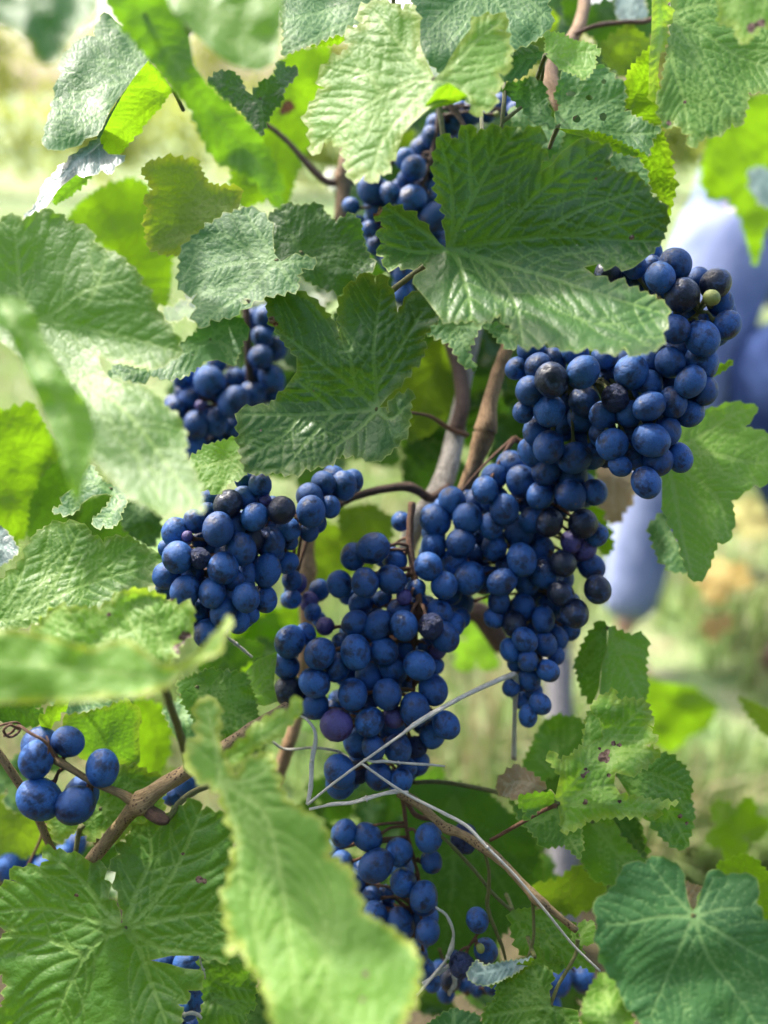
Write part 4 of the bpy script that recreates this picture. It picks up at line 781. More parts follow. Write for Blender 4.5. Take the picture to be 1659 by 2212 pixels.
# leaves of the inner vine: real whole leaves standing in the shade behind the bunches
rl = random.Random(11)
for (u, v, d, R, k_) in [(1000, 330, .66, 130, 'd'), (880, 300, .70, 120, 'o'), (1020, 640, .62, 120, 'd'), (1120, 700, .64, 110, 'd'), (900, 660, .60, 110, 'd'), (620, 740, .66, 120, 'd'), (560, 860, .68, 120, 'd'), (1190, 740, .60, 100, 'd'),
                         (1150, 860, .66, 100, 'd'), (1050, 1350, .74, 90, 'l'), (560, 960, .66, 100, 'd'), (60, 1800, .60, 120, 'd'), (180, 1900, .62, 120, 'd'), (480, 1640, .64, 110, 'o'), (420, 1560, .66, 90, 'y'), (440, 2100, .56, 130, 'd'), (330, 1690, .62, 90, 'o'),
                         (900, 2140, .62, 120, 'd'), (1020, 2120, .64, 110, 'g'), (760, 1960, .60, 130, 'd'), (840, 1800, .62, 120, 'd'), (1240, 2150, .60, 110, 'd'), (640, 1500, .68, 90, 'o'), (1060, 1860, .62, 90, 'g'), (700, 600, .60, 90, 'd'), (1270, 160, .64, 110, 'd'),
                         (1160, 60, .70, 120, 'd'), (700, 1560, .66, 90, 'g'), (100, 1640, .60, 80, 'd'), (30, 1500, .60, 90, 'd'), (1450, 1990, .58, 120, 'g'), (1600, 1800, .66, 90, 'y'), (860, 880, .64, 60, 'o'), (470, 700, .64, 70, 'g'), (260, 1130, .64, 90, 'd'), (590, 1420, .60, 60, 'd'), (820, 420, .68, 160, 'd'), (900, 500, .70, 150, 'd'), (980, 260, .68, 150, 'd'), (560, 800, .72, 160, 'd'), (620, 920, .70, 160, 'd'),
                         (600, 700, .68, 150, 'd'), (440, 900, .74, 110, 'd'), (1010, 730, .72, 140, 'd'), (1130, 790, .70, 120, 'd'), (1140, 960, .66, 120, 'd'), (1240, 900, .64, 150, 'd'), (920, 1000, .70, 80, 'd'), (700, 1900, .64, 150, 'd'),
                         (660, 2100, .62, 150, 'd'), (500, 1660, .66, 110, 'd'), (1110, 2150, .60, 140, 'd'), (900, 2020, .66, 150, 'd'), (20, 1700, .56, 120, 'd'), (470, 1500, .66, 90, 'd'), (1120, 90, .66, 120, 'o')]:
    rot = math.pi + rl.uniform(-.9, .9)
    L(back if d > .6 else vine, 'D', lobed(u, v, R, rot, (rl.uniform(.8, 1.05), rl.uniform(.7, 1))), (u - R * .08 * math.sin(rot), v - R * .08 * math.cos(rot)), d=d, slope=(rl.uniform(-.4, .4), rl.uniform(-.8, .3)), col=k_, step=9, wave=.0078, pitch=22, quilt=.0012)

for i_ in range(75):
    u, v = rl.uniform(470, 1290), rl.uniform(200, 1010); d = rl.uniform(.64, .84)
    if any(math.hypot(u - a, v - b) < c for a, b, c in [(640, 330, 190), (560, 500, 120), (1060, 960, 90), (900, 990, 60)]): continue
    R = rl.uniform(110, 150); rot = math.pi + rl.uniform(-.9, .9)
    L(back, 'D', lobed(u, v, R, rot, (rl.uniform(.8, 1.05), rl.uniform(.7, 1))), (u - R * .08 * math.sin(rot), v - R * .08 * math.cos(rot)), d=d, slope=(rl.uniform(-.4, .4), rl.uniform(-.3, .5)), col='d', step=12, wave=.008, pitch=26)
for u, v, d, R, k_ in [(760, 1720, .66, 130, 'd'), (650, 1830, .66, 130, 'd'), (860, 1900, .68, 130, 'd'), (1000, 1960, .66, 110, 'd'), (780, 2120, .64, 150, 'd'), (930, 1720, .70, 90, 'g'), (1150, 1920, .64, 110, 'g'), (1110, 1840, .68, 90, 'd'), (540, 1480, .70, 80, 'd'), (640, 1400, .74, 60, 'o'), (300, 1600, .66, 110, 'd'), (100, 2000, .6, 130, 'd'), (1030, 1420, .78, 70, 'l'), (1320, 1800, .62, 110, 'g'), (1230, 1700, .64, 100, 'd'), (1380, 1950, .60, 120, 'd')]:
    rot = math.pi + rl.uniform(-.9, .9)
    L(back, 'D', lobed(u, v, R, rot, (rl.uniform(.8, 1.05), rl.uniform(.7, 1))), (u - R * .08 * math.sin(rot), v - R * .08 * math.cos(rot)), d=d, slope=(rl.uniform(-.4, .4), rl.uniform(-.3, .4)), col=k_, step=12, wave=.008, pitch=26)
for u, v, d, R, k_ in [(900, 150, .50, 95, 'd'), (1010, 190, .52, 80, 'd'), (800, 200, .54, 70, 'd'), (470, 650, .50, 80, 'd'), (400, 680, .53, 70, 'd'), (560, 600, .54, 80, 'd')]:  # hidden roof leaves, added only to shade the top and left bunches
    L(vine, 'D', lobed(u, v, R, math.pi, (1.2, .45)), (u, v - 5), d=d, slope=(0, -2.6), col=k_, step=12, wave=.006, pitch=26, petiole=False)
# the upper part of the same canopy, unseen above the frame, added for its shade
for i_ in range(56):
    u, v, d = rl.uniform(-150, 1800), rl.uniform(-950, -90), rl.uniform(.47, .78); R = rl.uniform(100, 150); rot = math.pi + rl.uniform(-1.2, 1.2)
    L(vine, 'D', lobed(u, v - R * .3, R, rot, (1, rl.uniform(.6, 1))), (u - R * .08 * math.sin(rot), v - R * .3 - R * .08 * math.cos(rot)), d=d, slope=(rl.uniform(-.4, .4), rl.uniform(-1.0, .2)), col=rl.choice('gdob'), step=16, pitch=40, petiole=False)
# ================================================================== CANES, TENDRILS, STRAWS
T = tube
T('cane', [(1098, 745, .535, 14), (1078, 800, .535, 15), (1058, 870, .532, 17), (1048, 930, .530, 25), (1030, 985, .532, 18), (1008, 1050, .535, 18), (985, 1110, .55, 16)], M_TAN, vine, 14)
T('cane', [(1030, 700, .60, 15), (1005, 820, .60, 15), (985, 930, .585, 20), (965, 1020, .57, 24), (935, 1085, .565, 26), (905, 1120, .57, 24), (880, 1180, .60, 20)], M_GREY, vine, 14, .2)
T('cane', [(985, 930, .575, 18), (1000, 870, .58, 16), (990, 790, .60, 16), (960, 700, .62, 15)], M_DARK, vine, 12)
T('cane', [(700, 1110, .53, 9), (760, 1075, .53, 9), (830, 1056, .535, 9), (885, 1052, .535, 11), (930, 1075, .545, 10), (970, 1050, .55, 8)], M_DARK, vine, 10, .3)
T('cane', [(668, 1100, .60, 17), (662, 1190, .60, 18), (662, 1235, .60, 23), (660, 1270, .60, 18), (664, 1350, .605, 17), (650, 1480, .61, 16), (632, 1580, .60, 16), (590, 1700, .60, 16)], M_TAN, vine, 12)
T('cane', [(735, 480, .60, 15), (742, 410, .60, 15), (742, 385, .60, 20), (748, 340, .60, 14), (755, 250, .62, 13)], M_TAN, vine, 12)
T('cane', [(742, 392, .60, 9), (705, 392, .60, 8), (665, 355, .60, 7), (615, 300, .60, 6), (570, 265, .60, 6)], M_DARK, vine, 8)
T('cane', [(745, 395, .60, 9), (790, 380, .605, 9), (860, 340, .61, 7)], M_DARK, vine, 8)
T('cane', [(1090, 1400, .66, 20), (1060, 1350, .66, 26), (1020, 1320, .66, 24), (960, 1330, .67, 20)], M_DARK, vine, 12, .3)
T('tendril', [(880, 890, .50, 3), (930, 900, .52, 4), (970, 925, .54, 6), (1010, 940, .55, 6)], M_RED, vine, 7)
T('petiole', [(846, 628, .455, 7), (880, 602, .447, 6.5), (918, 574, .438, 6)], M_GRN, vine, 9)
T('cane', [(530, 640, .58, 9), (535, 750, .58, 9), (545, 860, .59, 9)], M_DARK, vine, 8)
# lower left spotted cane
T('cane', [(190, 1868, .446, 15), (245, 1800, .438, 15), (285, 1752, .432, 18), (305, 1735, .430, 26), (330, 1712, .430, 19), (400, 1668, .432, 17), (470, 1625, .436, 16), (545, 1575, .442, 15), (620, 1530, .46, 14)], M_SPOT, lowl, 16, .16)
T('cane_bud', [(318, 1748, .430, 15), (340, 1765, .427, 15), (357, 1772, .425, 11), (366, 1775, .425, 5)], M_DARK, lowl, 12, .35)
T('petiole', [(356, 1775, .428, 6), (370, 1760, .430, 7), (390, 1732, .434, 7), (420, 1710, .438, 7), (470, 1690, .445, 7), (540, 1665, .45, 6)], M_GRN, lowl, 10)
T('cane', [(300, 1737, .430, 13), (255, 1712, .430, 9), (205, 1692, .429, 7.5), (160, 1665, .428, 7), (128, 1646, .428, 9), (110, 1640, .43, 7)], M_SPOT, lowl, 10)
T('tendril', [(118, 1634, .420, 4.5), (98, 1603, .416, 3.5), (66, 1584, .416, 3.5), (40, 1568, .420, 3.2), (25, 1582, .424, 3), (8, 1590, .424, 3)], M_RED, lowl, 8)
T('tendril', [(40, 1575, .420, 3), (22, 1566, .416, 3), (8, 1578, .416, 3), (20, 1592, .42, 3), (38, 1584, .424, 3), (45, 1568, .424, 2.5), (30, 1560, .42, 2.5), (-10, 1570, .42, 3)], M_RED, lowl, 7)
T('tendril', [(100, 1590, .412, 2), (106, 1606, .411, 2), (104, 1628, .413, 2)], M_RED, lowl, 6)
T('cane', [(-15, 1610, .45, 8), (25, 1668, .452, 9), (70, 1740, .456, 9), (110, 1830, .462, 8), (140, 1880, .47, 8)], M_SPOT, lowl, 10)
T('cane', [(155, 1700, .47, 7), (185, 1770, .47, 8), (215, 1830, .475, 8)], M_SPOT, lowl, 10)
T('cane', [(162, 1850, .46, 6), (170, 1800, .46, 6), (176, 1785, .458, 8)], M_GRN, lowl, 8)
T('petiole', [(352, 1470, .345, 9), (368, 1525, .365, 9), (384, 1570, .385, 9), (398, 1620, .41, 9), (404, 1660, .43, 8)], M_GRN, front, 10)
# top right twigs
T('cane', [(1230, 260, .52, 18), (1205, 210, .52, 18), (1190, 150, .53, 16), (1250, 60, .56, 14), (1270, -40, .58, 14)], M_TAN, upr, 12)
T('petiole', [(1176, 120, .45, 3), (1172, 160, .45, 4), (1165, 195, .46, 4)], M_GRN, upr, 7)
T('petiole', [(1082, 280, .44, 4), (1087, 240, .44, 5), (1090, 200, .445, 5), (1087, 175, .45, 5)], M_GRN, upr, 8)
T('petiole', [(1087, 262, .44, 4.5), (1105, 248, .442, 4.5), (1125, 232, .445, 4)], M_GRN, upr, 8)
T('petiole', [(1042, 290, .45, 4.5), (1040, 250, .46, 4.5), (1038, 200, .47, 4)], M_GRN, upr, 7)
T('petiole', [(965, 320, .50, 6), (955, 280, .50, 6), (948, 220, .51, 6)], M_GRN, upr, 7)
T('cane', [(1010, 290, .50, 5), (990, 250, .51, 6), (960, 220, .52, 7), (900, 200, .54, 7)], M_DARK, upr, 8)
T('cane', [(1235, 76, .55, 4), (1290, 55, .55, 5), (1350, 48, .555, 5), (1410, 40, .56, 5), (1480, -30, .57, 5)], M_RED, upr, 8)
# lower right diagonal cane
T('cane', [(862, 1712, .478, 11), (905, 1738, .474, 10), (950, 1778, .468, 9), (966, 1790, .466, 12), (1000, 1803, .462, 9), (1048, 1832, .457, 12), (1090, 1868, .452, 9), (1130, 1910, .448, 9), (1160, 1942, .445, 13), (1190, 1965, .445, 8), (1245, 2010, .445, 7)], M_SPOT, lowr, 12, .2)
T('tendril', [(945, 1800, .472, 4), (975, 1826, .47, 4), (1030, 1886, .47, 4), (1065, 1930, .47, 4), (1108, 1968, .472, 4), (1140, 1975, .474, 3)], M_GRN, lowr, 8)
T('tendril', [(1046, 1838, .460, 3.5), (1056, 1880, .462, 4), (1056, 1920, .464, 4.5), (1053, 1960, .466, 4.5), (1072, 2013, .468, 4), (1085, 2045, .47, 4), (1092, 2072, .472, 3)], M_GRN, lowr, 8)
T('petiole', [(1150, 1945, .446, 4), (1153, 1990, .447, 3.5), (1152, 2030, .447, 3.5), (1140, 2072, .446, 3.5)], M_GRN, lowr, 8)
T('petiole', [(1190, 2168, .438, 4), (1205, 2130, .440, 4), (1225, 2095, .442, 4), (1243, 2062, .445, 4), (1248, 2030, .446, 5)], M_GRN, lowr, 8)
T('petiole', [(1204, 1738, .432, 4.5), (1165, 1755, .440, 4.5), (1130, 1775, .450, 4.5), (1060, 1815, .47, 4)], M_RED, lowr, 8)
T('petiole', [(890, 1690, .50, 5), (960, 1690, .50, 5), (1060, 1708, .49, 5), (1100, 1720, .48, 5)], M_GRN, lowr, 8)
T('petiole', [(850, 1700, .486, 7), (880, 1735, .486, 6), (900, 1762, .484, 6), (940, 1770, .48, 5)], M_RED, lowr, 8)
# pale dry straws caught among the bunches, each a thing
def straw(label, pts, flat=1.0, n=8):
    t = thing('dry_straw', label, 'straw', P(*pts[0][:3]), 'pale dry straws caught in the vine')
    rs = random.Random(len(label)); e = len(pts) - 1
    if len(pts) < 6: pts = [p for a, b in zip(pts, pts[1:]) for p in (a, tuple((x + y) / 2 for x, y in zip(a, b)))] + [pts[-1]]; e = len(pts) - 1
    pts = [(u + (rs.uniform(-3, 3) if 0 < i < e else 0), v + (rs.uniform(-3, 3) if 0 < i < e else 0), d + rs.uniform(-.001, .001), r * rs.uniform(1.0, 1.5)) for i, (u, v, d, r) in enumerate(pts)]
    T('stem', pts, M_STRAW, t, 8, .22, flat, n=n)
    a = pts[len(pts) // 2]; T('node', [(a[0] - 3, a[1] - 2, a[2], a[3] * 1.25), (a[0] + 3, a[1] + 2, a[2], a[3] * 1.25)], M_STRAW, t, 8, .05, flat, n=2)
straw('straw rising steeply from lower left to upper right across the central bunch', [(664, 1738, .446, 3.5), (720, 1695, .447, 4), (790, 1640, .449, 4.5), (860, 1592, .452, 4.5), (905, 1558, .456, 5), (990, 1510, .468, 6), (1095, 1462, .485, 6), (1112, 1468, .49, 6), (1114, 1540, .50, 6), (1110, 1640, .51, 5)], .6)
straw('short level straw branching to the right from the crossing', [(785, 1640, .450, 4), (830, 1646, .452, 4.5), (890, 1650, .456, 4), (960, 1655, .464, 3.5)], .5)
straw('long straw running down to the right along the diagonal cane', [(782, 1650, .447, 3.5), (870, 1708, .448, 4.5), (950, 1752, .446, 4.5), (1010, 1785, .444, 4.5), (1055, 1828, .440, 4.5), (1110, 1888, .438, 4), (1180, 1970, .437, 4), (1240, 2040, .437, 4), (1296, 2098, .437, 3)], .6)
straw('broad flat dry blade under the central bunch', [(668, 1748, .446, 6), (720, 1740, .447, 8), (790, 1726, .448, 8), (850, 1712, .450, 7), (882, 1710, .453, 4)], .3)
straw('bent straw standing upright left of the central bunch', [(640, 1545, .47, 3), (662, 1552, .466, 4), (680, 1585, .462, 5), (676, 1640, .458, 5), (670, 1700, .452, 4.5), (664, 1738, .447, 4)], .5)
straw('thin arched straw behind the upright one', [(585, 1600, .48, 4), (620, 1620, .484, 4), (680, 1616, .488, 4), (735, 1622, .49, 4), (765, 1650, .49, 4), (775, 1668, .488, 3)], .5)
straw('curled straw right of the loose lower bunch', [(942, 1960, .468, 3.5), (968, 1980, .468, 4.5), (980, 2020, .468, 4.5), (968, 2065, .468, 4.5), (940, 2105, .468, 4.5), (900, 2150, .468, 4)], .5)
straw('short straw joining the curled one from the right', [(912, 2125, .470, 4), (950, 2100, .470, 4.5), (985, 2075, .472, 4)], .5)
straw('white looped straw at the bottom left edge', [(372, 2222, .425, 4), (388, 2196, .424, 4.5), (412, 2188, .424, 4.5), (436, 2200, .426, 4)], .6)
straw('thin pale straw hanging in the gap of the wrinkled leaf', [(432, 2065, .425, 2), (440, 2095, .425, 2.2), (443, 2115, .425, 1.5)], .6)
straw('grey straw slanting below the sharp bunch', [(480, 1360, .48, 3), (510, 1392, .485, 4.5), (545, 1420, .49, 4)], .6)
straw('pale dry husk pointing down at the bottom centre', [(985, 2060, .50, 4), (990, 2090, .50, 6), (980, 2130, .50, 8), (970, 2150, .50, 3)], .5)
# ================================================================== GRAPES
def grape_mesh(name, seed, elong=1.0, wrinkle=0.0, ns=22, nr=14):
    V, F = [], []
    def pt(th, ph):
        v = Vector((math.sin(th) * math.cos(ph), math.sin(th) * math.sin(ph), math.cos(th)))
        r = 1 + .022 * noise.noise(v * 1.6 + Vector((seed, 0, 0)))
        r -= .06 * math.exp(-((math.pi - th) / .10) ** 2) + .05 * math.exp(-(th / .16) ** 2)
        if wrinkle:
            r -= wrinkle * (.5 + abs(noise.noise(v * 2.4 + Vector((seed, 4, 0))))) - .5 * wrinkle
            r += wrinkle * .35 * (1 - abs(noise.noise(Vector((v.x * 4 + seed, v.y * 4, v.z * 1.5)))) * 4)
        return (v.x * r, v.y * r, v.z * r * elong)
    if wrinkle: ns, nr = 36, 24
    V.append(pt(0, 0))
    for j in range(1, nr):
        for i in range(ns): V.append(pt(math.pi * j / nr, 2 * math.pi * i / ns))
    V.append(pt(math.pi, 0))
    for i in range(ns): F.append((0, 1 + i, 1 + (i + 1) % ns))
    for j in range(nr - 2):
        for i in range(ns): a = 1 + j * ns + i; b = 1 + j * ns + (i + 1) % ns; F.append((a, a + ns, b + ns, b))
    e = len(V) - 1; o = 1 + (nr - 2) * ns
    for i in range(ns): F.append((e, o + (i + 1) % ns, o + i))
    me = bpy.data.meshes.new(name); me.from_pydata(V, [], F); smooth(me); return me
MESH = {}
for k_ in GM:
    MESH[k_] = []
    for s_ in range(5 if k_ == 'bloom' else 3):
        q_ = grape_mesh('grape_' + k_, s_ * 7.3 + len(k_), 1.0 + .035 * s_, .16 if k_ == 'dry' else (.0 if k_ != 'purple' else .05)); q_.materials.append(GM[k_]); MESH[k_].append(q_)
KIND = {'': 'bloom', 'b': 'black', 'p': 'purple', 'g': 'green', 'w': 'dry'}
placed = []                                    # centre, radius, u, v, ru
def bunch(cr, data, label, d0, axis, step=.0065, dv=0.0, group='grape bunches', bulge=.010, dfun=None, stem_mat=None, pedr=.0009):
    ox, oy, k = CR[cr]; top_ = P(*axis[0][:3])
    t = thing('grape_bunch', label, 'grapes', top_, group)
    ent = []
    for s in data.split():
        q = s.split(','); u, v, r = ox + float(q[0]) * k, oy + float(q[1]) * k, float(q[2]) * k * 1.05
        lay = float(q[3]) if len(q) > 3 else 0; kd = q[4] if len(q) > 4 else ''
        ent.append((lay, u, v, r, kd))
    rb = random.Random(len(ent) * 7 + 1); base_ = list(ent)
    if len(base_) > 15:
        for _ in range(int(len(base_) * (2.2 if cr in ('gA', 'gC') else .9))):
            a, b = rb.choice(base_), rb.choice(base_)
            for _t in range(30):
                if 0 < math.hypot(a[1] - b[1], a[2] - b[2]) < (a[3] + b[3]) * 1.15: break
                b = rb.choice(base_)
            else: continue
            ent.append((max(a[0], b[0]) + 2.6, (a[1] + b[1]) / 2, (a[2] + b[2]) / 2, (a[3] + b[3]) / 2 * rb.uniform(.68, 1.0), ''))
    ent.sort(key=lambda e: e[0]); cs = []
    for lay, u, v, r, kd in ent:
        d = (dfun(u, v) if dfun else d0) + lay * step
        for _ in range(60):
            c = P(u, v, d); R = px(r, d); bad = False
            for (c2, R2, u2, v2, r2) in placed:
                if abs(u - u2) > r + r2 or abs(v - v2) > r + r2: continue
                if (c - c2).length < .83 * (R + R2): bad = True; break
            if not bad: break
            d += .0012
        placed.append((c, R, u, v, r)); kind = KIND[kd]
        if kind == 'bloom' and random.random() < .015: kind = 'black'
        me = random.choice(MESH[kind]); o = bpy.data.objects.new('grape', me); COL.objects.link(o); o.parent = t
        o.location = c - Vector(t.location); o.scale = (R * random.uniform(.95, 1.02), R * random.uniform(.95, 1.02), R * random.uniform(.99, 1.07))
        # the scar looks down and outwards from the bunch
        dirn = Vector((random.gauss(0, .5), -random.uniform(.1, 1.0), -random.uniform(.2, 1.0))); q_ = (-dirn).to_track_quat('Z', 'Y')
        o.rotation_euler = (q_ @ Matrix.Rotation(random.uniform(0, 6.28), 3, 'Z').to_quaternion()).to_euler()
        if kind != 'bloom':
            lb = {'black': 'glossy black grape with the bloom rubbed off', 'purple': 'purplish grape', 'green': 'small unripe green grape', 'dry': 'shrivelled grape'}[kind]
            o['label'] = lb
        cs.append((c, R, dirn))
    # rachis with a short stalk to every berry
    ax = spline([(*P(u, v, d), px(r, d)) for u, v, d, r in axis], 8); parts = [tube_geo(ax, 8, .25)]
    for c, R, dirn in cs:
        i = np.argmin(np.linalg.norm(ax[:, :3] - np.array(c), axis=1)); a = Vector(ax[max(0, i - 1), :3]); dr = (a - c)
        if dr.length < R * 1.05: continue
        drn = dr.normalized(); s = c + drn * R * .93; mid = s.lerp(a, .45) + Vector((0, 0, .002))
        if (a - s).length > .05: continue
        parts.append(tube_geo(spline([(*s, pedr * 1.9), (*(s + drn * .0015), pedr * 1.2), (*mid, pedr), (*a, pedr * 1.2)], 3), 5, .2))
    me = mesh_from(parts, 'stem'); add('stem', me, stem_mat or M_RED, top_, t)
    return t

bunch('gH', "393,670,182,0 440,515,190,1 740,470,162,1 1115,760,168,1 430,1095,214,0 820,1165,203,0 885,1050,185,1",
      'loose cluster of seven blue grapes on the spotted cane at the left edge', .425, [(300, 1738, .43, 6), (210, 1693, .432, 5), (130, 1645, .434, 6), (120, 1630, .438, 6), (130, 1615, .442, 4)], bulge=0)
bunch('gD', """577,803,128,0 722,645,125,1 537,485,128,0 765,1043,116,0 488,1003,109,0 268,990,121,0 208,715,122,0 388,723,84,0,w 578,1165,109,0 455,1340,118,1
 705,1240,92,1 340,1195,109,1 800,1185,72,2 755,850,95,2 660,900,86,1 115,862,110,2 120,965,85,3 330,845,92,2 105,645,60,3 190,510,113,2 345,420,88,2 285,545,46,1,p
 385,575,62,3 440,340,70,3 460,240,82,3 618,280,113,1,b 755,225,96,2 750,82,78,3 880,120,92,2 925,250,48,2,p 835,385,109,1 1055,330,114,1,b 805,565,102,2,b 670,450,96,2
 965,595,118,3 935,820,115,3 915,1050,102,4 820,745,58,3 1110,485,95,4 1280,505,76,6 1295,340,120,4 1285,220,112,5 1450,300,86,6 1340,430,80,6 1130,590,62,5 1100,760,86,6
 1140,900,80,9 1140,1055,76,10 1010,690,70,4 930,490,80,4 600,700,90,3 600,1010,85,3 480,640,80,4 250,850,80,4 420,900,80,4 1560,130,105,7 1480,60,95,7 1400,110,95,6 1640,90,85,8""",
      'full blue bunch behind the left leaves, its front grapes sharp, one of them shrivelled', .437, [(720, 1090, .52, 6), (600, 1120, .475, 5), (510, 1180, .462, 5), (480, 1290, .458, 4), (475, 1330, .458, 3)], step=.0062)
bunch('gB', """935,1300,108,0 923,1078,93,0 1075,1053,94,1 1188,1117,91,2 1192,918,93,0 1285,980,86,1 980,1437,97,0 1118,1412,83,1 902,1577,94,0 1040,1240,90,1 832,1420,72,2 733,1467,68,1
 682,1328,100,1 792,1127,86,1 623,1135,88,2 700,1025,86,1,w 910,945,99,2 805,855,105,1 490,855,106,1 283,905,106,1,b 140,975,90,3 270,1105,102,3 500,1050,95,4 480,1150,86,4 390,1060,72,4
 100,1115,68,4 265,1345,100,4 435,1415,100,5 370,1215,92,5 180,1245,82,5 620,1265,82,4 560,1400,82,5 410,1655,98,6 410,1540,105,6 560,1640,82,6 640,1400,70,5 500,1300,88,5
 1137,353,108,0,b 1270,635,107,0 1430,548,89,1 1090,575,95,0 1355,278,97,1,b 1385,395,86,2 1240,245,74,2 1090,155,106,1 995,237,94,0 830,170,76,2 945,145,52,3 950,75,58,3 840,265,80,2
 655,205,86,2,b 745,225,48,3 1185,490,90,3 1330,368,50,-1,g 1310,520,50,3 1145,700,86,3 1265,790,105,1 1060,790,92,1 980,350,62,3 960,760,90,3 440,730,86,4 630,760,86,4 1050,935,52,4
 1000,440,62,4 1000,850,72,4 680,870,80,4 200,820,90,4 60,830,72,5 900,1400,80,4 800,1250,80,5 950,1150,80,4 150,700,85,5 300,780,80,5 250,1500,90,7 150,1380,80,7""",
      'large blue bunch at the right with a glossy black grape and a tiny green one', .440, [(1135, 770, .50, 5), (1230, 830, .475, 5), (1340, 800, .466, 5), (1420, 720, .458, 4), (1490, 690, .452, 4), (1510, 672, .448, 3)], step=.0060, stem_mat=M_GRN)
bunch('gE', """777,180,98,1 650,235,86,2 725,405,91,0 895,385,90,1 560,415,86,2 920,255,76,3 700,545,80,3 840,510,56,3 660,670,82,1 815,685,92,1 980,685,91,0 950,590,76,2 1155,690,79,0,w 1245,760,91,1
 665,860,96,0 845,850,90,1 570,800,62,3 430,870,98,0 235,790,96,1 340,740,66,2 210,945,86,2 395,1060,98,0 540,960,86,1 230,1110,96,2 400,1210,86,1 645,1135,98,0 750,1020,86,2 770,945,70,3
 910,965,92,1 840,1020,72,2 1080,945,96,0 1190,950,52,3 1170,1105,96,1 870,1135,93,0 1050,1235,95,0 1255,1335,83,0 1165,1395,82,2 755,1315,93,0 915,1280,72,1,p 540,1335,104,0,p
 680,1440,96,2 780,1485,73,0 905,1370,86,2 940,1490,90,1 1065,1475,66,2,w 1070,1590,72,3 560,1640,96,0 565,1715,96,1 690,1640,72,2,w 815,1670,86,1 955,1700,76,1 1000,1610,60,2
 1060,440,62,2 1070,540,62,3 1210,600,82,2 1290,680,82,2 1350,640,62,3 1200,850,56,3,p 1120,820,52,3 385,600,56,4 465,690,60,3,p 235,510,56,6 980,500,50,1,p 350,1200,90,3 500,1250,80,4 600,1000,80,4 980,830,70,4 990,1050,70,4""",
      'long central blue bunch hanging from the thin brown stem, crossed by pale straws', .474, [(890, 1085, .50, 8), (885, 1160, .496, 8), (893, 1235, .490, 8), (905, 1300, .486, 7), (895, 1400, .500, 5), (890, 1520, .496, 4), (850, 1620, .500, 4), (830, 1690, .5, 3)],
      step=.0072)
bunch('gF', """310,715,93,0 413,838,86,0 505,950,99,0 580,790,99,1 480,690,86,2 345,580,83,2 520,560,93,1 620,620,62,3 355,410,96,2 345,500,76,3 465,285,86,2 130,420,63,3 565,400,98,1 620,290,82,3
 680,215,86,0 805,340,93,0 740,130,86,2 870,60,96,2 920,160,98,1 1040,250,90,0 990,410,86,1 1100,430,86,0,b 1235,255,93,3 1240,130,96,4 1400,230,76,4 1320,435,91,0,b 1410,510,72,1 1240,555,66,1,p
 1330,600,73,1,p 1190,695,86,0,b 1375,715,82,1 1415,865,86,0,b 1175,895,83,0,b 1265,1020,91,0,b 920,670,98,0 1070,755,96,1 790,815,89,0 950,820,82,1 720,450,82,1 900,490,96,1 740,590,82,2
 1050,600,82,3 1130,780,62,2 770,940,72,1 740,1050,66,1 870,1090,82,1 930,980,82,2 1060,1060,76,1 940,1195,78,0 1070,1220,76,1 850,1260,72,1 1150,1180,72,2 1240,1130,62,2 960,1330,66,0
 880,1340,56,1 1090,1395,69,0 1140,1290,56,1 970,1450,73,1 850,1505,56,1 1040,1610,69,0 960,1690,62,0 1000,1530,56,1 920,1590,52,2 1000,1280,62,3 1100,980,86,3 820,720,72,3 660,500,72,3
 1040,900,82,3 950,300,72,3 1000,130,72,4 1120,150,62,4 1150,330,82,4 800,1000,60,3 1000,1150,70,3 640,700,70,4 560,480,80,4 1170,1010,80,3""",
      'tapering blue bunch right of centre with glossy black grapes on its right side', .485, [(1110, 945, .52, 7), (1140, 970, .52, 6), (1163, 1040, .525, 6), (1150, 1150, .53, 5), (1130, 1300, .535, 4), (1140, 1420, .54, 4), (1150, 1540, .54, 3)],
      step=.0078)
bunch('gG', """908,412,106,0 868,890,112,0 868,935,108,1 478,640,128,0 408,405,108,1 215,375,101,1 665,530,110,1 700,775,106,1 930,605,86,1 670,1120,115,1 900,1180,100,0 470,1035,96,1 440,890,76,2
 820,1060,72,2 560,870,62,3 200,620,92,2 780,1290,66,2 820,1390,82,3 560,1000,72,3 130,500,62,3 60,520,80,3 300,760,90,3 330,950,90,3 600,1290,90,2 880,1500,80,3 940,1600,66,3 700,1400,80,3""",
      'loose lower blue bunch behind the big blurred leaf, berries hanging on bare stalks', .474, [(865, 1700, .478, 5), (872, 1740, .480, 5), (880, 1800, .483, 4), (895, 1860, .484, 4), (905, 1910, .486, 4), (890, 1990, .49, 3)], step=.0080, pedr=.0008)
bunch('gG', """1305,1085,91,0 1375,1335,96,1 1175,1450,97,0,w 1120,1385,46,2 1330,1315,34,0,g""",
      'few dark grapes on a thin drooping stem right of the curled straw', .470, [(1053, 1952, .472, 3), (1058, 1985, .474, 3), (1030, 2020, .474, 3), (1010, 2050, .474, 3)], step=.008, pedr=.0007)
bunch('gG', "1195,420,112,0,w 1180,380,70,2", 'dark wrinkled grape hidden behind the diagonal cane', .485, [(960, 1790, .482, 3), (985, 1800, .49, 3), (1000, 1812, .5, 3)])
bunch('gG', """1085,1575,84,1 1000,1500,72,2 1190,1600,66,1 880,1560,80,2 1050,1680,70,3 1430,1640,60,2 1560,1720,60,2 1300,1650,60,3""",
      'dark blurred berries low down behind the curled grey leaf', .53, [(950, 2050, .55, 3), (970, 2110, .555, 3), (1010, 2150, .56, 3)], step=.008)
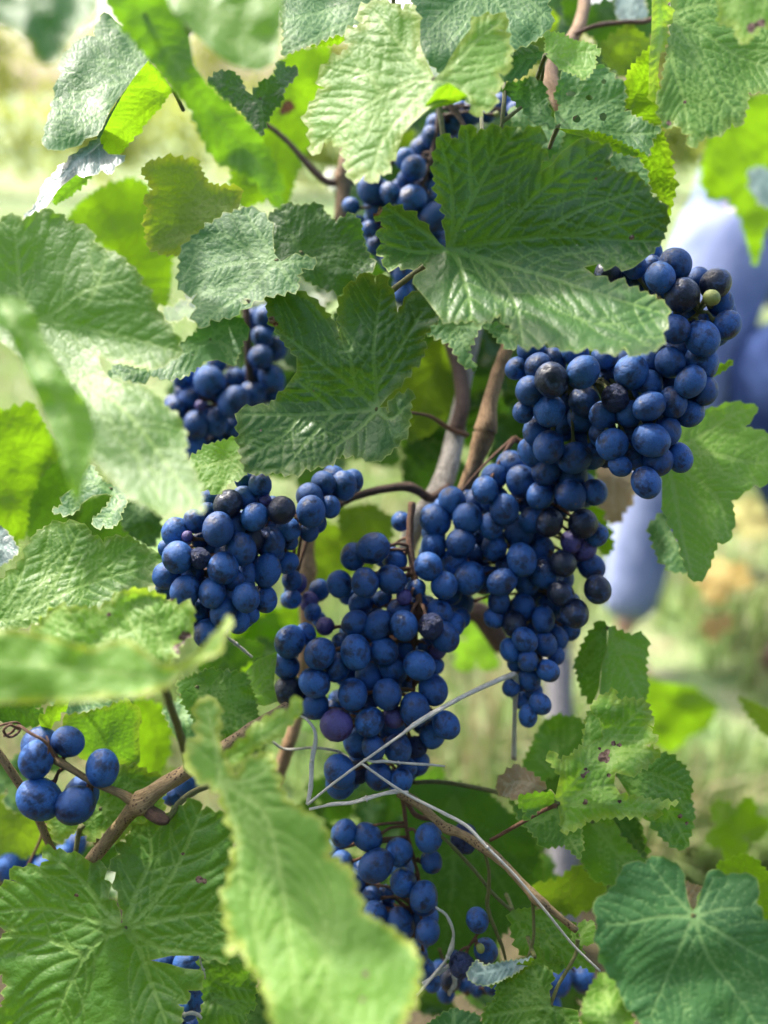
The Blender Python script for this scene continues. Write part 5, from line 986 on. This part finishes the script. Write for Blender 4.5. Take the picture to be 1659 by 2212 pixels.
bunch('gA', """685,750,98,0 665,1010,113,0 860,1150,118,0 335,920,111,1 490,955,79,0 400,1075,115,1 740,1210,76,0 620,680,86,1 840,1010,76,2 620,850,72,2 850,780,52,2 780,900,92,3 740,600,92,3
 830,500,82,2 860,390,76,2 1000,400,82,3 1150,300,92,2 1060,270,72,3 1290,310,62,3 1400,230,82,2 1510,280,72,1 170,1060,66,2 230,1200,62,2 320,1250,66,1 870,1320,92,3 380,1380,82,3
 1360,310,22,-1,g 700,1350,100,4 560,1250,90,4 600,1620,84,4 600,1780,82,4 500,1500,90,5 930,650,90,4 960,900,90,4 1000,560,80,4""",
      'shaded dark blue bunch at the top, between the pale leaf and the big dark leaf', .550, [(950, 235, .56, 6), (940, 300, .56, 5), (920, 380, .56, 5), (880, 480, .56, 5), (870, 560, .57, 4)], step=.0075, stem_mat=M_DARK)
bunch('gC', """625,840,162,0 890,1060,162,0 460,1310,142,0 340,800,102,1 440,740,82,1 225,1080,96,1 240,1140,112,0 400,1030,112,1 700,1280,132,1 440,1540,142,1 700,1500,102,2 880,1330,102,1
 1180,570,132,1 1200,350,112,2 1250,150,140,2 1080,150,102,2 1330,480,132,2 700,640,102,2 1090,960,122,2 1300,800,132,2 520,1100,56,-.5,p 1100,750,122,3 900,800,112,3 1350,1000,102,3 330,960,90,2 300,1260,90,2 560,1180,110,2 640,1400,110,2 980,1200,110,2 900,1500,110,3 1100,1250,120,3""",
      'dark shaded bunch at the left, half hidden between leaves', .570, [(590, 690, .60, 6), (560, 760, .60, 5), (520, 830, .60, 5), (480, 950, .60, 4)], step=.0085, stem_mat=M_DARK)
bunch('D', "25,1872,30,1 62,1845,30,1 135,1852,24,1 165,1822,22,2 95,1880,26,2", 'dark blurred grapes in shade above the lower left leaf', .580, [(100, 1780, .52, 4), (80, 1830, .52, 3), (60, 1870, .52, 3)])
bunch('D', "405,2085,31,0 355,2075,26,1 408,2165,32,0 370,2205,30,1 420,2225,28,1", 'blue grapes glimpsed through gaps in the lower left leaf', .480, [(385, 2020, .50, 4), (385, 2080, .50, 3), (390, 2160, .50, 3)])
bunch('D', "405,1690,30,0 372,1715,24,1 640,1262,22,0,p 690,1275,22,1 668,1300,20,0,p", 'few small dark berries in the gap beside the spotted cane', .505, [(400, 1660, .52, 3), (400, 1690, .52, 3)])
bunch('D', "1205,2120,28,0 1258,2112,26,1 1185,2170,26,1", 'dark berries low down beside the bluish leaf', .55, [(1200, 2060, .55, 3), (1210, 2100, .51, 3)])
